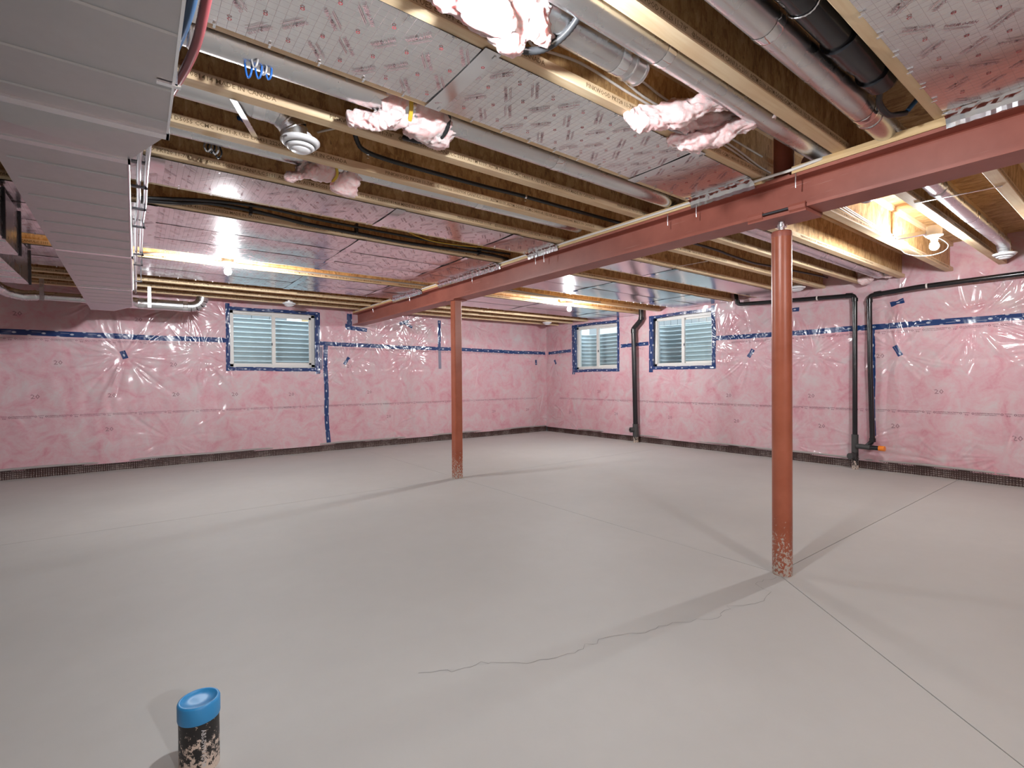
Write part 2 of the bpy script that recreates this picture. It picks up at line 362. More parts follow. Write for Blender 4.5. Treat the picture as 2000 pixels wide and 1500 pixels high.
CA = [(-.126,1.511,.0026,.62), (2.808,1.479,.0022,.45), (3.89,2.19,.0025,.40), (6.93,1.52,.0014,.35), (4.55,2.25,.0022,.36), (2.9,2.1,.0022,.42), (.55,2.22,.0024,.42),
      (1.06,2.05,.0018,.30), (1.1,1.42,.0014,.38), (4.0,1.74,.0016,.30), (-.4,2.25,.0018,.35), (-1.6,1.55,.002,.5), (2.45,1.30,.0012,.35), (7.0,.35,.0014,.45), (6.2,1.72,.0012,.35), (5.3,2.25,.0014,.34), (.75,1.55,.0022,.45), (4.0,1.6,.0026,.42), (3.3,1.85,.0018,.35), (2.0,1.15,.0016,.4), (-2.0,.6,.0014,.6), (.4,.35,.0010,.6), (3.6,.3,.0010,.6), (5.5,1.5,.0014,.4)]
CB = [(7.966,1.52,.0014,.32), (3.683,1.509,.0026,.58), (3.069,2.08,.0026,.50), (1.923,2.038,.0026,.52), (1.918,1.458,.0024,.50), (.95,1.95,.0024,.5), (4.0,2.22,.0022,.40), (5.9,1.95,.0014,.34),
      (2.25,.35,.0014,.45), (.6,1.45,.0024,.55), (7.6,.3,.0014,.45), (5.65,.25,.0014,.35), (4.1,1.30,.0012,.38), (1.45,.12,.0012,.4), (7.8,2.2,.0014,.3), (.2,2.1,.0022,.5), (-.4,1.3,.0022,.5), (4.15,1.70,.0026,.45), (1.25,1.75,.0026,.6), (2.85,1.45,.0022,.42), (5.0,1.1,.0014,.45), (3.2,.25,.0012,.5), (1.0,.3,.0014,.5), (6.8,1.15,.0012,.4)]
def dispA(u, v):
    d = folds(u, v, CA, 3) + waves(u, v, 5, 14, .0045, .25, 1.1) + waves(u, v, 6, 26, .0018, 1.5, 9, .4)
    d += -.003*np.exp(-((v-1.345)/.03)**2) + .02*np.clip((.35-v)/.3, 0, 1)*-.4
    d += .012*np.exp(-((u-7.2)/.10)**2)*np.sin(9*v+3*u*0) + .01*np.exp(-((u-2.33)/.03)**2)*(v < 1.75)
    return d
def dispB(u, v):
    d = folds(u, v, CB, 4) + waves(u, v, 7, 14, .0045, .25, 1.1) + waves(u, v, 8, 26, .0018, 1.5, 9, .4)
    d += -.003*np.exp(-((v-1.335)/.03)**2) + .012*np.exp(-((u-8.1)/.10)**2)*np.sin(8*v+2)
    return d
def wallA(u, v, off=0.0):  # world point on the film of the back wall
    u = np.asarray(u, float); v = np.asarray(v, float); return np.stack([u, YA - dispA(u, v) - off, v], -1)
def wallB(u, v, off=0.0):
    u = np.asarray(u, float); v = np.asarray(v, float); return np.stack([XB - dispB(u, v) - off, u, v], -1)
def snap(a, vals):
    for x in vals: a[np.argmin(abs(a - x))] = x
    return a
WIN = {1: ('A', 1.114, 2.302, 1.371, 2.205), 2: ('B', 6.248, 7.373, 1.350, 2.210), 3: ('B', 4.318, 5.436, 1.362, 2.2)}
OPEN = {k: (w[0], w[1]-.014, w[2]+.014, w[3]-.016, w[4]+.010) for k, w in WIN.items()}
def film_wall(name, fn, u0, u1, v0, v1, step, ops, flip):
    U = np.linspace(u0, u1, int((u1-u0)/step)+1); V = np.linspace(v0, v1, int((v1-v0)/step)+1)
    for o in ops: snap(U, [o[0], o[1]]); snap(V, [o[2], o[3]])
    UU, VV = np.meshgrid(U, V, indexing='ij'); P = fn(UU, VV).reshape(-1, 3); nu, nv = len(U), len(V)
    i, j = np.meshgrid(np.arange(nu-1), np.arange(nv-1), indexing='ij'); cu = (U[i]+U[i+1])/2; cv = (V[j]+V[j+1])/2
    keep = np.ones_like(cu, bool)
    for o in ops: keep &= ~((cu > o[0]) & (cu < o[1]) & (cv > o[2]) & (cv < o[3]))
    q = np.stack([i*nv+j, (i+1)*nv+j, (i+1)*nv+j+1, i*nv+j+1], -1)[keep]
    if flip: q = q[:, ::-1]
    me = bpy.data.meshes.new(name); me.vertices.add(len(P)); me.vertices.foreach_set('co', P.ravel())
    me.loops.add(q.size); me.loops.foreach_set('vertex_index', q.ravel().astype(np.int32)); me.polygons.add(len(q))
    me.polygons.foreach_set('loop_start', np.arange(0, q.size, 4, dtype=np.int32)); me.polygons.foreach_set('use_smooth', np.ones(len(q), bool))
    me.update(); me.validate(); me.materials.append(MATS['poly_insulation'])
    o = bpy.data.objects.new(name, me); COL.objects.link(o); return tag(o, kind='structure')
TOP = 2.632
wA = film_wall('wall_back', wallA, -3.0, 7.26, .10, TOP, .010, [OPEN[1][1:]], False)
wB = film_wall('wall_right', wallB, -1.2, 8.30, .10, TOP, .010, [OPEN[2][1:], OPEN[3][1:]], True)
MB().box(-4.5, -4.4, -4.5, 8.45, 0, TOP).build('wall_left', 'poly_insulation', kind='structure')
MB().box(-4.5, 7.5, -4.5, -4.4, 0, TOP).build('wall_front', 'poly_insulation', kind='structure')
def block_wall(name, axis, a0, a1, c0, c1, ops, parent):      # concrete behind the batts, with the window holes left open
    us = sorted({a0, a1, *[o[1]-.02 for o in ops], *[o[2]+.02 for o in ops]}); mb = MB()
    for u0, u1 in zip(us[:-1], us[1:]):
        hole = [o for o in ops if o[1]-.021 <= u0 and u1 <= o[2]+.021]
        for v0, v1 in ([(-.05, hole[0][3]-.02), (hole[0][4]+.02, TOP)] if hole else [(-.05, TOP)]):
            mb.box(u0, u1, c0, c1, v0, v1) if axis == 'A' else mb.box(c0, c1, u0, u1, v0, v1)
    return mb.build(name, 'block_grey', parent)
block_wall('concrete_backing', 'A', -4.5, 7.7, YA+.07, YA+.22, [OPEN[1]], wA)
block_wall('concrete_backing', 'B', -4.5, 8.49, XB+.07, XB+.22, [OPEN[2], OPEN[3]], wB)

# print on the film and on the batts behind it
def wall_text(fn, body, size, cu, cv, mb, mirror, off=.0015, sx=1.0):
    v, f = text_mesh(body, size); v = v * [sx, 1]
    u = cu + (-v[:, 0] if mirror else v[:, 0]); p = fn(u, cv + v[:, 1], off); mb.add(p, [q for q in f])
def film_print(fn, rows, mirror, wall):
    mb = MB(); md = MB()
    for (v0, ulist, slope) in rows:
        for u in ulist:
            s_ = -1 if mirror else 1
            wall_text(fn, 'polyethylene vapour barrier', .0175, u, v0, mb, mirror); wall_text(fn, 'poly film pare-vapeur membrane', .0130, u, v0-.016, mb, mirror)
            wall_text(fn, 'membrane', .0125, u + s_*.232, v0+.004, mb, mirror); wall_text(fn, 'TO', .024, u + s_*.243, v0-.026, mb, mirror)
            for w_ in (-.016, .212):
                a = np.linspace(0, 2*PI, 9)[:-1]; c0 = np.array([u + s_*w_, v0-.002])
                ring = np.concatenate([np.stack([c0[0]+r*np.cos(a), c0[1]+r*np.sin(a)], 1) for r in (.011, .0075)])
                mb.add(fn(ring[:, 0], ring[:, 1], .0015), [(i, (i+1) % 8, 8+(i+1) % 8, 8+i) for i in range(8)])
    mb.build('film_lettering', 'ink_film', wall, kind='stuff')
def inopen(u, w, ops): return any(o[1]-.30 < u < o[2]+.05 if not w else o[1]-.05 < u < o[2]+.30 for o in ops)
UA = [-1.187 + .322*i - (.18 if i > 9 else 0) for i in range(-8, 26)]
film_print(wallA, [(.742, [u for u in UA if u < 7.0], 0), (1.684, [u+.06 for u in UA if not inopen(u+.06, False, [OPEN[1]]) and u < 6.9], 0)], False, wA)
UB = [1.561 + .328*i for i in range(-8, 20)]
film_print(wallB, [(.742, UB, 0), (1.690, [u+.1 for u in UB if not inopen(u+.1, True, [OPEN[2], OPEN[3]])], 0)], True, wB)
mb = MB()
for u, v in [(-1.116,1.982),(.04,1.985),(-.761,1.40),(-.972,.982),(-.247,.982),(.443,.978),(-.278,.544),(1.163,.961),(1.942,.942),(3.55,.514),(5.817,.503),(2.859,1.394),(.419,1.39),(6.7,.5),(3.2,.95),(4.9,.95)]:
    wall_text(wallA, '20', .075, u-.05, v-.025, mb, False, .001, 1.15)
mb.build('batt_lettering', 'ink_twenty', wA, kind='stuff'); mb = MB()
for u, v in [(7.499,.454),(6.252,.485),(5.069,.484),(4.018,.881),(3.898,.496),(2.863,.899),(2.739,.5),(1.933,.557),(1.53,.975),(2.086,1.404),(6.7,.9),(.9,.5)]:
    wall_text(wallB, '20', .075, u+.05, v-.025, mb, True, .001, 1.15)
mb.build('batt_lettering', 'ink_twenty', wB, kind='stuff')

# dimpled membrane sticking out below the film, with its grey lip
def dimple(name, fn_pt, u0, u1, lab):
    st = .0085; U = np.arange(u0, u1, st); V = np.linspace(-.005, .115, 15); UU, VV = np.meshgrid(U, V, indexing='ij')
    h = .011*np.clip(np.sin(2*PI*((UU-u0)/.044 + VV/.044))*np.sin(2*PI*((UU-u0)/.044 - VV/.044)), 0, 1)**.7; h += .006*np.sin(UU*7)+.004*np.sin(UU*19+1)
    edge = .008*np.sin(UU*53)+.005*np.sin(UU*131); P = fn_pt(UU, VV, h).reshape(-1, 3); nu, nv = len(U), len(V)
    f = [(i*nv+j, (i+1)*nv+j, (i+1)*nv+j+1, i*nv+j+1) for i in range(nu-1) for j in range(nv-1)]
    o = empty(name, tuple(fn_pt(np.array(u0), np.array(0.), np.array(0.))), lab, 'membrane')
    L = o.location
    sub(o, 'dimple_sheet', MB().add(P, f, 0, True), 'dimple_mat', L, kind='stuff')
    U2 = np.arange(u0, u1, .05); prof = [(.0, .108), (.016, .112), (.018, .124), (.012, .135), (-.01, .138)]
    v = [fn_pt(np.array(u), np.array(z + .003*math.sin(u*5)), np.array(d)) for u in U2 for d, z in prof]; k = len(prof)
    sub(o, 'top_lip', MB().add(v, [(i*k+j, (i+1)*k+j, (i+1)*k+j+1, i*k+j+1) for i in range(len(U2)-1) for j in range(k-1)], 0, True), 'mat_lip', L)
dimple('dimple_membrane', lambda u, v, d: np.stack([u, YA + .012 - d, v], -1), -2.6, 7.23, 'brown dimpled drainage membrane along the foot of the back wall with one window')
dimple('dimple_membrane', lambda u, v, d: np.stack([XB + .012 - d, u, v], -1), -.6, 8.25, 'brown dimpled drainage membrane along the foot of the right wall with two windows')

# ------------------------------------------------------------------ blue tape
def tape_strip(fn, p0, p1, w, off=.0022, wob=.004, seed=0, bow=0.0, twist=0.0):
    r_ = np.random.default_rng(seed); p0 = np.array(p0, float); p1 = np.array(p1, float); L = np.linalg.norm(p1-p0); d = (p1-p0)/L; n = np.array([-d[1], d[0]])
    k = max(3, int(L/.014)); m = 7; S = np.linspace(0, L, k); W = np.linspace(0, w, m); SS, WW = np.meshgrid(S, W, indexing='ij')
    cen = wob*np.sin(SS*2.3+r_.uniform(0, 6)) + wob*.5*np.sin(SS*7+r_.uniform(0, 6)) + bow*np.sin(PI*SS/L)
    pin = 1 - twist*np.exp(-((SS-L*.5)/(L*.2))**2); uv = p0 + SS[..., None]*d + ((WW - w/2)*pin + cen)[..., None]*n
    cr = .0018*np.sin(SS*r_.uniform(60, 90)+WW*r_.uniform(-60, 60)) * np.sin(SS*r_.uniform(11, 17)); P = fn(uv[..., 0], uv[..., 1], off + np.abs(cr)).reshape(-1, 3)
    mb = MB().add(P, [(i*m+j, (i+1)*m+j, (i+1)*m+j+1, i*m+j+1) for i in range(k-1) for j in range(m-1)], 0, True)
    mb.uv = np.stack([(SS + r_.uniform(0, 1)).ravel(), (WW*.072/max(w, .05)).ravel()], 1); return mb
def tape(name, fn, p0, p1, w, lab, seed, mat='blue_tape', group=None, **kw):
    mb = tape_strip(fn, p0, p1, w, seed=seed, **kw); loc = mb.v[len(mb.v)//2]; uv = mb.uv
    o = mb.build(name, mat, None, label=lab, cat='tape', group=group)
    off = Vector(loc); o.data.transform(Matrix.Translation(-off)); o.location = off; return o
G1 = 'blue seam tapes on the walls'
tape('seam_tape', wallA, (-3.2,1.755), (1.06,1.752), .068, 'long blue seam tape running left from the back wall window', 1, group=G1)
tape('seam_tape', wallA, (2.38,1.752), (7.2,1.722), .066, 'long blue seam tape from the back wall window to the room corner', 2, group=G1)
tape('seam_tape', wallB, (8.2,1.722), (7.47,1.742), .062, 'short blue seam tape between room corner and first right wall window', 3, group=G1)
tape('seam_tape', wallB, (6.16,1.755), (5.53,1.775), .066, 'short blue seam tape between the two right wall windows', 4, group=G1)
tape('seam_tape', wallB, (4.24,1.765), (-1.0,1.752), .068, 'long blue seam tape from second right wall window past the black pipes', 5, group=G1)
tape('vertical_tape', wallA, (2.47,1.78), (2.49,.13), .07, 'blue tape running down to the floor right of back wall window', 6, wob=.012)
tape('vertical_tape', wallA, (4.568,2.27), (4.565,1.72), .062, 'short vertical blue tape from ceiling to seam behind far post', 7)
tape('vertical_tape', wallA, (4.565,1.71), (4.565,1.36), .06, 'greyish faded vertical tape below the seam behind far post', 8, 'faded_tape')
tape('vertical_tape', wallA, (2.385,1.70), (2.38,1.33), .07, 'greyish faded tape beside lower right corner of back window', 9, 'faded_tape')
tape('vertical_tape', wallB, (2.168,1.79), (2.158,.42), .05, 'narrow vertical blue tape hidden beside the right black drain pipe', 10)
GP = 'small blue tape patches on the film'
for i, (fn, u, v, du, dv, w, lab, tw) in enumerate([
    (wallA, -.126, 1.511, .018, -.05, .062, 'small blue tape patch left of back window in centre of wrinkles', .0),
    (wallA, 2.808, 1.479, -.04, -.06, .05, 'small slanted blue tape patch right of back window below seam', .0),
    (wallA, 3.86, 2.19, .09, .03, .06, 'upper leg of crooked blue tape patch right of the beam pocket', .2),
    (wallA, 3.93, 2.15, .085, -.04, .05, 'lower leg of crooked blue tape patch right of the beam pocket', .2),
    (wallA, 6.931, 1.515, .005, -.055, .05, 'small blue tape patch just left of the room corner', .0),
    (wallB, 7.966, 1.52, -.025, -.045, .055, 'small blue tape patch just right of the room corner', .0),
    (wallB, 3.683, 1.509, -.035, .055, .06, 'small blue tape patch between second right window and round column', .1),
    (wallB, 3.10, 2.08, -.09, -.002, .055, 'small blue tape patch high on right wall beside round column', .1),
    (wallB, 1.923, 2.035, .066, -.018, .06, 'small pinched blue tape patch above seam right of black pipes', .35),
    (wallB, 1.918, 1.458, -.03, -.06, .055, 'small curved blue tape patch below seam right of black pipes', .1)]):
    tape('tape_patch', fn, (u-du, v-dv), (u+du, v+dv), w, lab, 20+i, group=GP, twist=tw, wob=.001)
tp = empty('pocket_tape', (2.88, YA-.01, 2.05), 'blue tape pieces around the end of the red beam at back wall', 'tape')
sub(tp, 'tape_strip', tape_strip(wallA, (2.865,2.27), (2.865,2.06), .085, seed=40), 'blue_tape', tp.location)
sub(tp, 'tape_strip', tape_strip(wallA, (2.80,2.045), (3.16,2.01), .065, seed=41), 'blue_tape', tp.location)
sub(tp, 'tape_strip', tape_strip(wallA, (2.79,2.075), (2.90,2.07), .06, seed=42), 'blue_tape', tp.location)
WT = {1: 'crumpled blue tape framing the back wall window', 2: 'crumpled blue tape framing the right wall window nearest the corner', 3: 'crumpled blue tape framing the right wall window nearest the round column'}
for k, (wl, u0, u1, v0, v1) in OPEN.items():
    fn = wallA if wl == 'A' else wallB; e = .022
    o = empty('window_tape', tuple(fn(np.array((u0+u1)/2), np.array(v0), .0)), WT[k], 'tape', 'blue tape around the windows')
    wl_, wr_ = (.055, .075) if k != 3 else (.065, .085)
    strips = [((u0-.045, v1+e*.8), (u1+.04, v1+e*.8), .05), ((u0-.05, v0-e), (u1+.03, v0-e), .055), ((u0-e, v1+.08), (u0-e, v0-.05), wl_), ((u1+e, v1+.04), (u1+e+.005, v0-.09), wr_)]
    for i, (a, b, w) in enumerate(strips): sub(o, 'tape_strip', tape_strip(fn, a, b, w, off=.003, wob=.005, seed=50+k*7+i), 'blue_tape', o.location)
    # taped returns from the film to the frame
    base = YA if wl == 'A' else XB; D = .085
    for i, (a, b) in enumerate([((u0, v0), (u1, v0)), ((u0, v1), (u1, v1)), ((u0, v0), (u0, v1)), ((u1, v0), (u1, v1))]):
        a = np.array(a); b = np.array(b); L = np.linalg.norm(b-a); n_ = int(L/.02); m = 6; v = []; uv = []
        for s_ in np.linspace(0, 1, n_):
            for q in np.linspace(0, 1, m):
                p = a + (b-a)*s_; c_ = .004*math.sin(s_*L*60+q*5+i)*math.sin(s_*L*23+i*2)*(q*(1-q)*4)
                front = fn(np.array(p[0]), np.array(p[1]), .0); dep = (front[1] if wl == 'A' else front[0])*(1-q) + (base + D)*q
                p = p + ((0, c_) if i < 2 else (c_, 0)); v.append((p[0], dep, p[1]) if wl == 'A' else (dep, p[0], p[1])); uv.append((s_*L, q*.072))
        mbx = MB().add(v, [(x*m+y, (x+1)*m+y, (x+1)*m+y+1, x*m+y+1) for x in range(n_-1) for y in range(m-1)], 0, True); mbx.uv = uv
        sub(o, 'tape_return', mbx, 'blue_tape', o.location)

# ------------------------------------------------------------------ windows, wells and what stands outside
def pt(wl, u, d, v):  # u along the wall, d outwards from the film face, v up
    return (u, YA + d, v) if wl == 'A' else (XB + d, u, v)
def wbox(mb, wl, u0, u1, d0, d1, v0, v1):
    p, q = pt(wl, u0, d0, v0), pt(wl, u1, d1, v1); return mb.box(min(p[0], q[0]), max(p[0], q[0]), min(p[1], q[1]), max(p[1], q[1]), p[2], q[2])
WL = {1: 'corrugated steel window well behind the back wall window', 2: 'corrugated steel window well outside the right window nearest the corner', 3: 'corrugated steel window well outside the right window nearest the column'}
for k, (wl, u0, u1, v0, v1) in WIN.items():
    o = empty('window_%d' % k, pt(wl, (u0+u1)/2, .1, v0), kind='structure'); L = o.location; fw = .038
    mb = MB()
    for a, b, c, d in ((u0-.01, u1+.01, v0-.01, v0+fw), (u0-.01, u1+.01, v1-fw, v1+.01), (u0-.01, u0+fw, v0, v1), (u1-fw, u1+.01, v0, v1)): wbox(mb, wl, a, b, .078, .16, c, d)
    sub(o, 'window_frame', mb, 'frame_white', L)
    um = (u0+u1)/2 - (.0 if wl == 'A' else -.01)
    def sash(a, b, d0, d1, w=.026):
        m2 = MB()
        for x in ((a, b, v0+fw, v0+fw+w), (a, b, v1-fw-w, v1-fw), (a, a+w, v0+fw, v1-fw), (b-w, b, v0+fw, v1-fw)): wbox(m2, wl, x[0], x[1], d0, d1, x[2], x[3])
        s_ = sub(o, 'sash', m2, 'frame_white', L); g_ = MB(); wbox(g_, wl, a+w*.5, b-w*.5, (d0+d1)/2-.002, (d0+d1)/2+.002, v0+fw+w*.5, v1-fw-w*.5)
        gg = sub(o, 'pane', g_, 'window_glass', L); gg.parent = s_
    sash(u0+fw, um+.018, .125, .147, .012 if wl == 'A' else .03); sash(um-.018, u1-fw, .096, .118, .03 if wl == 'A' else .012)
    mb = MB(); wbox(mb, wl, um-.026, um+.026, .090, .125, v0+fw, v1-fw); sub(o, 'meeting_rail', mb, 'frame_white', L)
    mb = MB(); wbox(mb, wl, um-.032, um-.018, .078, .092, v0+.33, v0+.37); sub(o, 'latch', mb, 'dark_metal', L)
    # well: U-shaped plan, horizontal corrugations
    wu0, wu1, dep, zt, zb = u0-.30, u1+.30, .74, {1: 2.165, 2: 2.10, 3: 2.125}[k], 1.22
    plan = fillet([(wu0, .22), (wu0, dep), (wu1, dep), (wu1, .22)], .42, 14); plan2 = []
    for a, b in zip(plan[:-1], plan[1:]): plan2 += [a, (a+b)/2]
    plan2.append(plan[-1]); plan = np.array(plan2); tang = np.gradient(plan, axis=0); tang /= np.linalg.norm(tang, axis=1)[:, None]; nrm = np.stack([tang[:, 1], -tang[:, 0]], 1)
    Z = np.linspace(zb, zt, 110); v = []
    for z in Z:
        cr = .016*math.sin(2*PI*(z-zb)/.078)
        for p, n_ in zip(plan, nrm): q = p + n_*cr; v.append(pt(wl, q[0], q[1], z))
    m = len(plan); w_ = empty('window_well', pt(wl, um, .22, zb), WL[k], 'window well', 'window wells')
    sub(w_, 'corrugated_wall', MB().add(v, [(i*m+j, i*m+j+1, (i+1)*m+j+1, (i+1)*m+j) for i in range(len(Z)-1) for j in range(m-1)], 0, True), 'well_steel', w_.location)
    sub(w_, 'rolled_rim', MB().tube([pt(wl, p[0], p[1], zt) for p in plan], .012, 8), 'well_steel', w_.location)
    mb = MB(); wbox(mb, wl, wu0, wu1, .22, dep, zb-.12, zb+.02); mb.build('gravel_bed', 'gravel', None, kind='stuff', label='grey gravel in the bottom of a window well', cat='gravel')
mb = MB(); mb.box(-4, 12, YA+1.02, 14, 1.6, 2.0); mb.build('back_ground', 'soil', kind='structure')
mb = MB(); mb.box(XB+1.02, 14, -3, YA+1.0, 1.6, 1.98); mb.build('side_ground', 'soil', kind='structure')
fe = empty('board_fence', (10.8, 5.0, 1.98), 'grey vertical board fence seen above the well rim nearest the column', 'fence')
y = 4.6
while y < 8.55:
    sub(fe, 'board', MB().box(10.8, 10.83, y, y+.185, 1.98, 4.1), 'board_grey', fe.location); y += .197
sub(fe, 'rail', MB().box(10.84, 10.88, 4.6, 8.6, 3.6, 3.7), 'dark_metal', fe.location); sub(fe, 'rail', MB().box(10.84, 10.88, 4.6, 8.6, 2.2, 2.3), 'dark_metal', fe.location)
sd = empty('sided_house', (11.2, 8.7, 1.98), 'white vertical siding of a house outside the window nearest the corner', 'house')
y = 8.62
while y < 13.0:
    if not 10.35 < y < 10.6: sub(sd, 'siding_panel', MB().box(11.2, 11.24, y, y+.112, 1.98, 4.6), 'siding_white', sd.location)
    y += .118
sub(sd, 'corner_post', MB().box(11.16, 11.24, 10.36, 10.72, 1.98, 4.6), 'board_grey', sd.location); sub(sd, 'backing', MB().box(11.245, 11.3, 8.6, 13.1, 1.98, 4.6), 'siding_white', sd.location)
bw = empty('block_house', (0, 11.6, 2.0), 'grey block foundation wall glimpsed through the top of back window', 'house')
sub(bw, 'mortar', MB().box(.2, 2.65, 11.63, 11.8, 2.0, 3.2), 'mortar', bw.location)
for r in range(6):
    for c_ in range(7): sub(bw, 'block', MB().box(.2+c_*.35+(.17 if r % 2 else 0), .2+c_*.35+.335+(.17 if r % 2 else 0), 11.6, 11.7, 2.0+r*.2, 2.0+r*.2+.185), 'block_grey', bw.location)
bf = empty('slat_fence', (2.9, 11.4, 2.0), 'wooden fence glimpsed through the top right of back window', 'fence')
for i in range(13): sub(bf, 'board', MB().box(2.9+i*.15, 2.9+i*.15+.135, 11.4, 11.43, 2.0, 3.6), 'siding_white' if i % 3 else 'plate_lumber', bf.location)

# ------------------------------------------------------------------ ceiling: subfloor and joists
ce = empty('ceiling', (0,0,0), kind='structure')
x = -4.5; i = 0
while x < 7.5:
    x1 = min(x + 1.22, 7.5); y = -4.5 - (i % 2)*1.2
    while y < 8.45:
        y0, y1 = max(y, -4.5), min(y+2.44, 8.45)
        MB().box(x+.0015, x1-.0015, y0+.0015, y1-.0015, TOP, TOP+.018).build('deck_panel', 'osb_deck', ce); y += 2.44
    x = x1; i += 1
MB().box(-4.5, 7.5, -4.5, 8.45, TOP+.02, TOP+.06).build('deck_backing', 'osb_deck', ce)
NEAR = [-.265, .155, .569, .985, 1.412, 1.845, 2.268, 2.689, 3.113, 3.540, 3.961, 4.393, 4.825, 5.257, 5.689, 6.121, 6.553, 6.985, 7.417, 7.849]
JW = .066
STAMP = 'PINKWOOD PK120 11-7/8"   @Intertek 5007904 CAN/ULC S101: ASTM E119, ASTM D5055 CCMC 14001-R UES ER-431 22260508%d MADE IN CANADA'
JL = ['joist nearest the camera with pink insulation wall end beyond the red beam', 'joist along the near side of the top right foil panel',
      'joist between the top right foil panel and the large black drain', 'joist between the single round duct and the pair of round ducts',
      'joist along the near edge of the large foil panel, with white cables on its web', 'joist along the far edge of the large foil panel',
      'stamped joist just behind the long round duct with insulation tuft', 'stamped joist crossing directly behind the nearest white ceiling diffuser',
      'stamped joist along the near edge of the narrow pink foil strip', 'joist along the far edge of the narrow pink foil strip',
      'joist carrying the strapped black cables on its near side', 'joist hidden above the wide double foil sheet, nearer one', 'joist hidden above the wide double foil sheet, farther one',
      'joist along far edge of wide foil, beside the farther bulbs', 'joist behind the two farther bulbs at near edge of last foil', 'joist hidden above the last foil sheet before the back wall',
      'fourth exposed joist from the back wall', 'third exposed joist from the back wall', 'second exposed joist from the back wall', 'exposed joist closest to the back wall window']
def i_joist(k, yn):
    z0 = zc(yn); x0, x1 = -3.6, 7.235; yc = yn + JW/2; loc = (0, yc, z0); hgt = TOP - z0
    o = empty('floor_joist', loc, JL[k], 'joist', 'engineered floor joists')
    def fl(za, zb):
        c = .003; return MB().prism([(yn+c, za), (yn+JW-c, za), (yn+JW, za+c), (yn+JW, zb), (yn, zb), (yn, za+c)], 0, x0, x1)
    sub(o, 'bottom_flange', fl(z0, z0+.039), 'lumber', loc); sub(o, 'top_flange', fl(TOP-.041, TOP-.001), 'lumber', loc)
    sub(o, 'web', MB().box(x0, x1, yc-.005, yc+.005, z0+.036, TOP-.038), 'osb_web', loc)
    if 2 <= k <= 10 or k >= 13:
        v, f = text_mesh(STAMP % (1252 + 27*k), .026); w = v[:, 0].max(); mb = MB(); r_ = random.Random(k*13+1)
        xs = -3.4 + r_.random()*1.6
        while xs + w < 7.1:
            mb.add(np.stack([xs + v[:, 0], np.full(len(v), yn-.0006), z0 + .011 + v[:, 1]], 1), f); xs += w + .22
        if mb.v: sub(o, 'stamp', mb, 'ink', loc, kind='stuff')
    return o
for k, yn in enumerate(NEAR): i_joist(k, yn)

# ------------------------------------------------------------------ foil panels under the joists
def logo_mb(x0, x1, y0, y1, z, per=(.175, .092), size=.023, seed=0):
    """lettering on the liner: the name set on the slant with two rules, and small petal marks"""
    mb = MB(); v, f = text_mesh('THERM-O-PAN', size); w = v[:, 0].max(); r_ = random.Random(seed); j = 0; y = y0 + .075
    while y < y1 - .04:
        x = x0 + .1 + (j % 2)*per[0]*.5; i = 0
        while x < x1 - .08:
            a = math.radians(52 if (i + j) % 2 else -52) + (PI if (i % 4) > 1 else 0); ca, sa = math.cos(a), math.sin(a)
            def put(p):
                p = np.asarray(p, float); return np.stack([x + ca*p[:, 0] - sa*p[:, 1], y - (sa*p[:, 0] + ca*p[:, 1]), np.full(len(p), z)], 1)
            q = (v - [w/2, size*.3])*[.62, .85]
            P = put(q); ok = (P[:, 1] > y0+.004) & (P[:, 1] < y1-.004) & (P[:, 0] < x1-.004) & (P[:, 0] > x0+.004)
            mb.add(P, [t_ for t_ in f if all(ok[list(t_)])], 0)
            for yy, l0, l1 in ((-.015, -.045, .032), (-.0205, -.034, .04)):
                P = put([(l0, yy), (l1, yy), (l1, yy-.0018), (l0, yy-.0018)])
                if all((P[:, 1] > y0) & (P[:, 1] < y1) & (P[:, 0] < x1)): mb.add(P, [(0, 1, 2, 3)], 0)
            ang = np.linspace(0, 2*PI, 11)[:-1]; cx, cy = x + per[0]*.5, y
            rr = np.array([.0078 if i2 % 2 else .0062 for i2 in range(10)]); ring = np.concatenate([np.stack([cx+rr*s_*np.cos(ang), cy+rr*s_*np.sin(ang), np.full(10, z)], 1) for s_ in (1.0, .55)])
            if cx < x1 - .02: mb.add(ring, [(i2, (i2+1) % 10, 10+(i2+1) % 10, 10+i2) for i2 in range(10)], 1)
            x += per[0]; i += 1
        y += per[1]; j += 1
    return mb
def sheet_mb(x0, x1, y0, y1, z, seed, amp=.0005):
    nx, ny = max(2, int((x1-x0)/.035)), max(2, int((y1-y0)/.03)); X = np.linspace(x0, x1, nx+1); Y = np.linspace(y0, y1, ny+1); XX, YY = np.meshgrid(X, Y, indexing='ij')
    sag = amp*(waves(XX, YY, seed, 10, 1.0, .6, 2.4)) - .004*np.sin(PI*np.clip((YY-y0)/(y1-y0), 0, 1))
    P0 = np.stack([XX, YY, z + sag], -1).reshape(-1, 3); m = ny+1
    f = [(i*m+j, i*m+j+1, (i+1)*m+j+1, (i+1)*m+j) for i in range(nx) for j in range(ny)]
    mb = MB().add(P0, f, 0, True); P1 = P0 + [0, 0, .0022]; mb.add(P1, [q[::-1] for q in f], 0, True); return mb
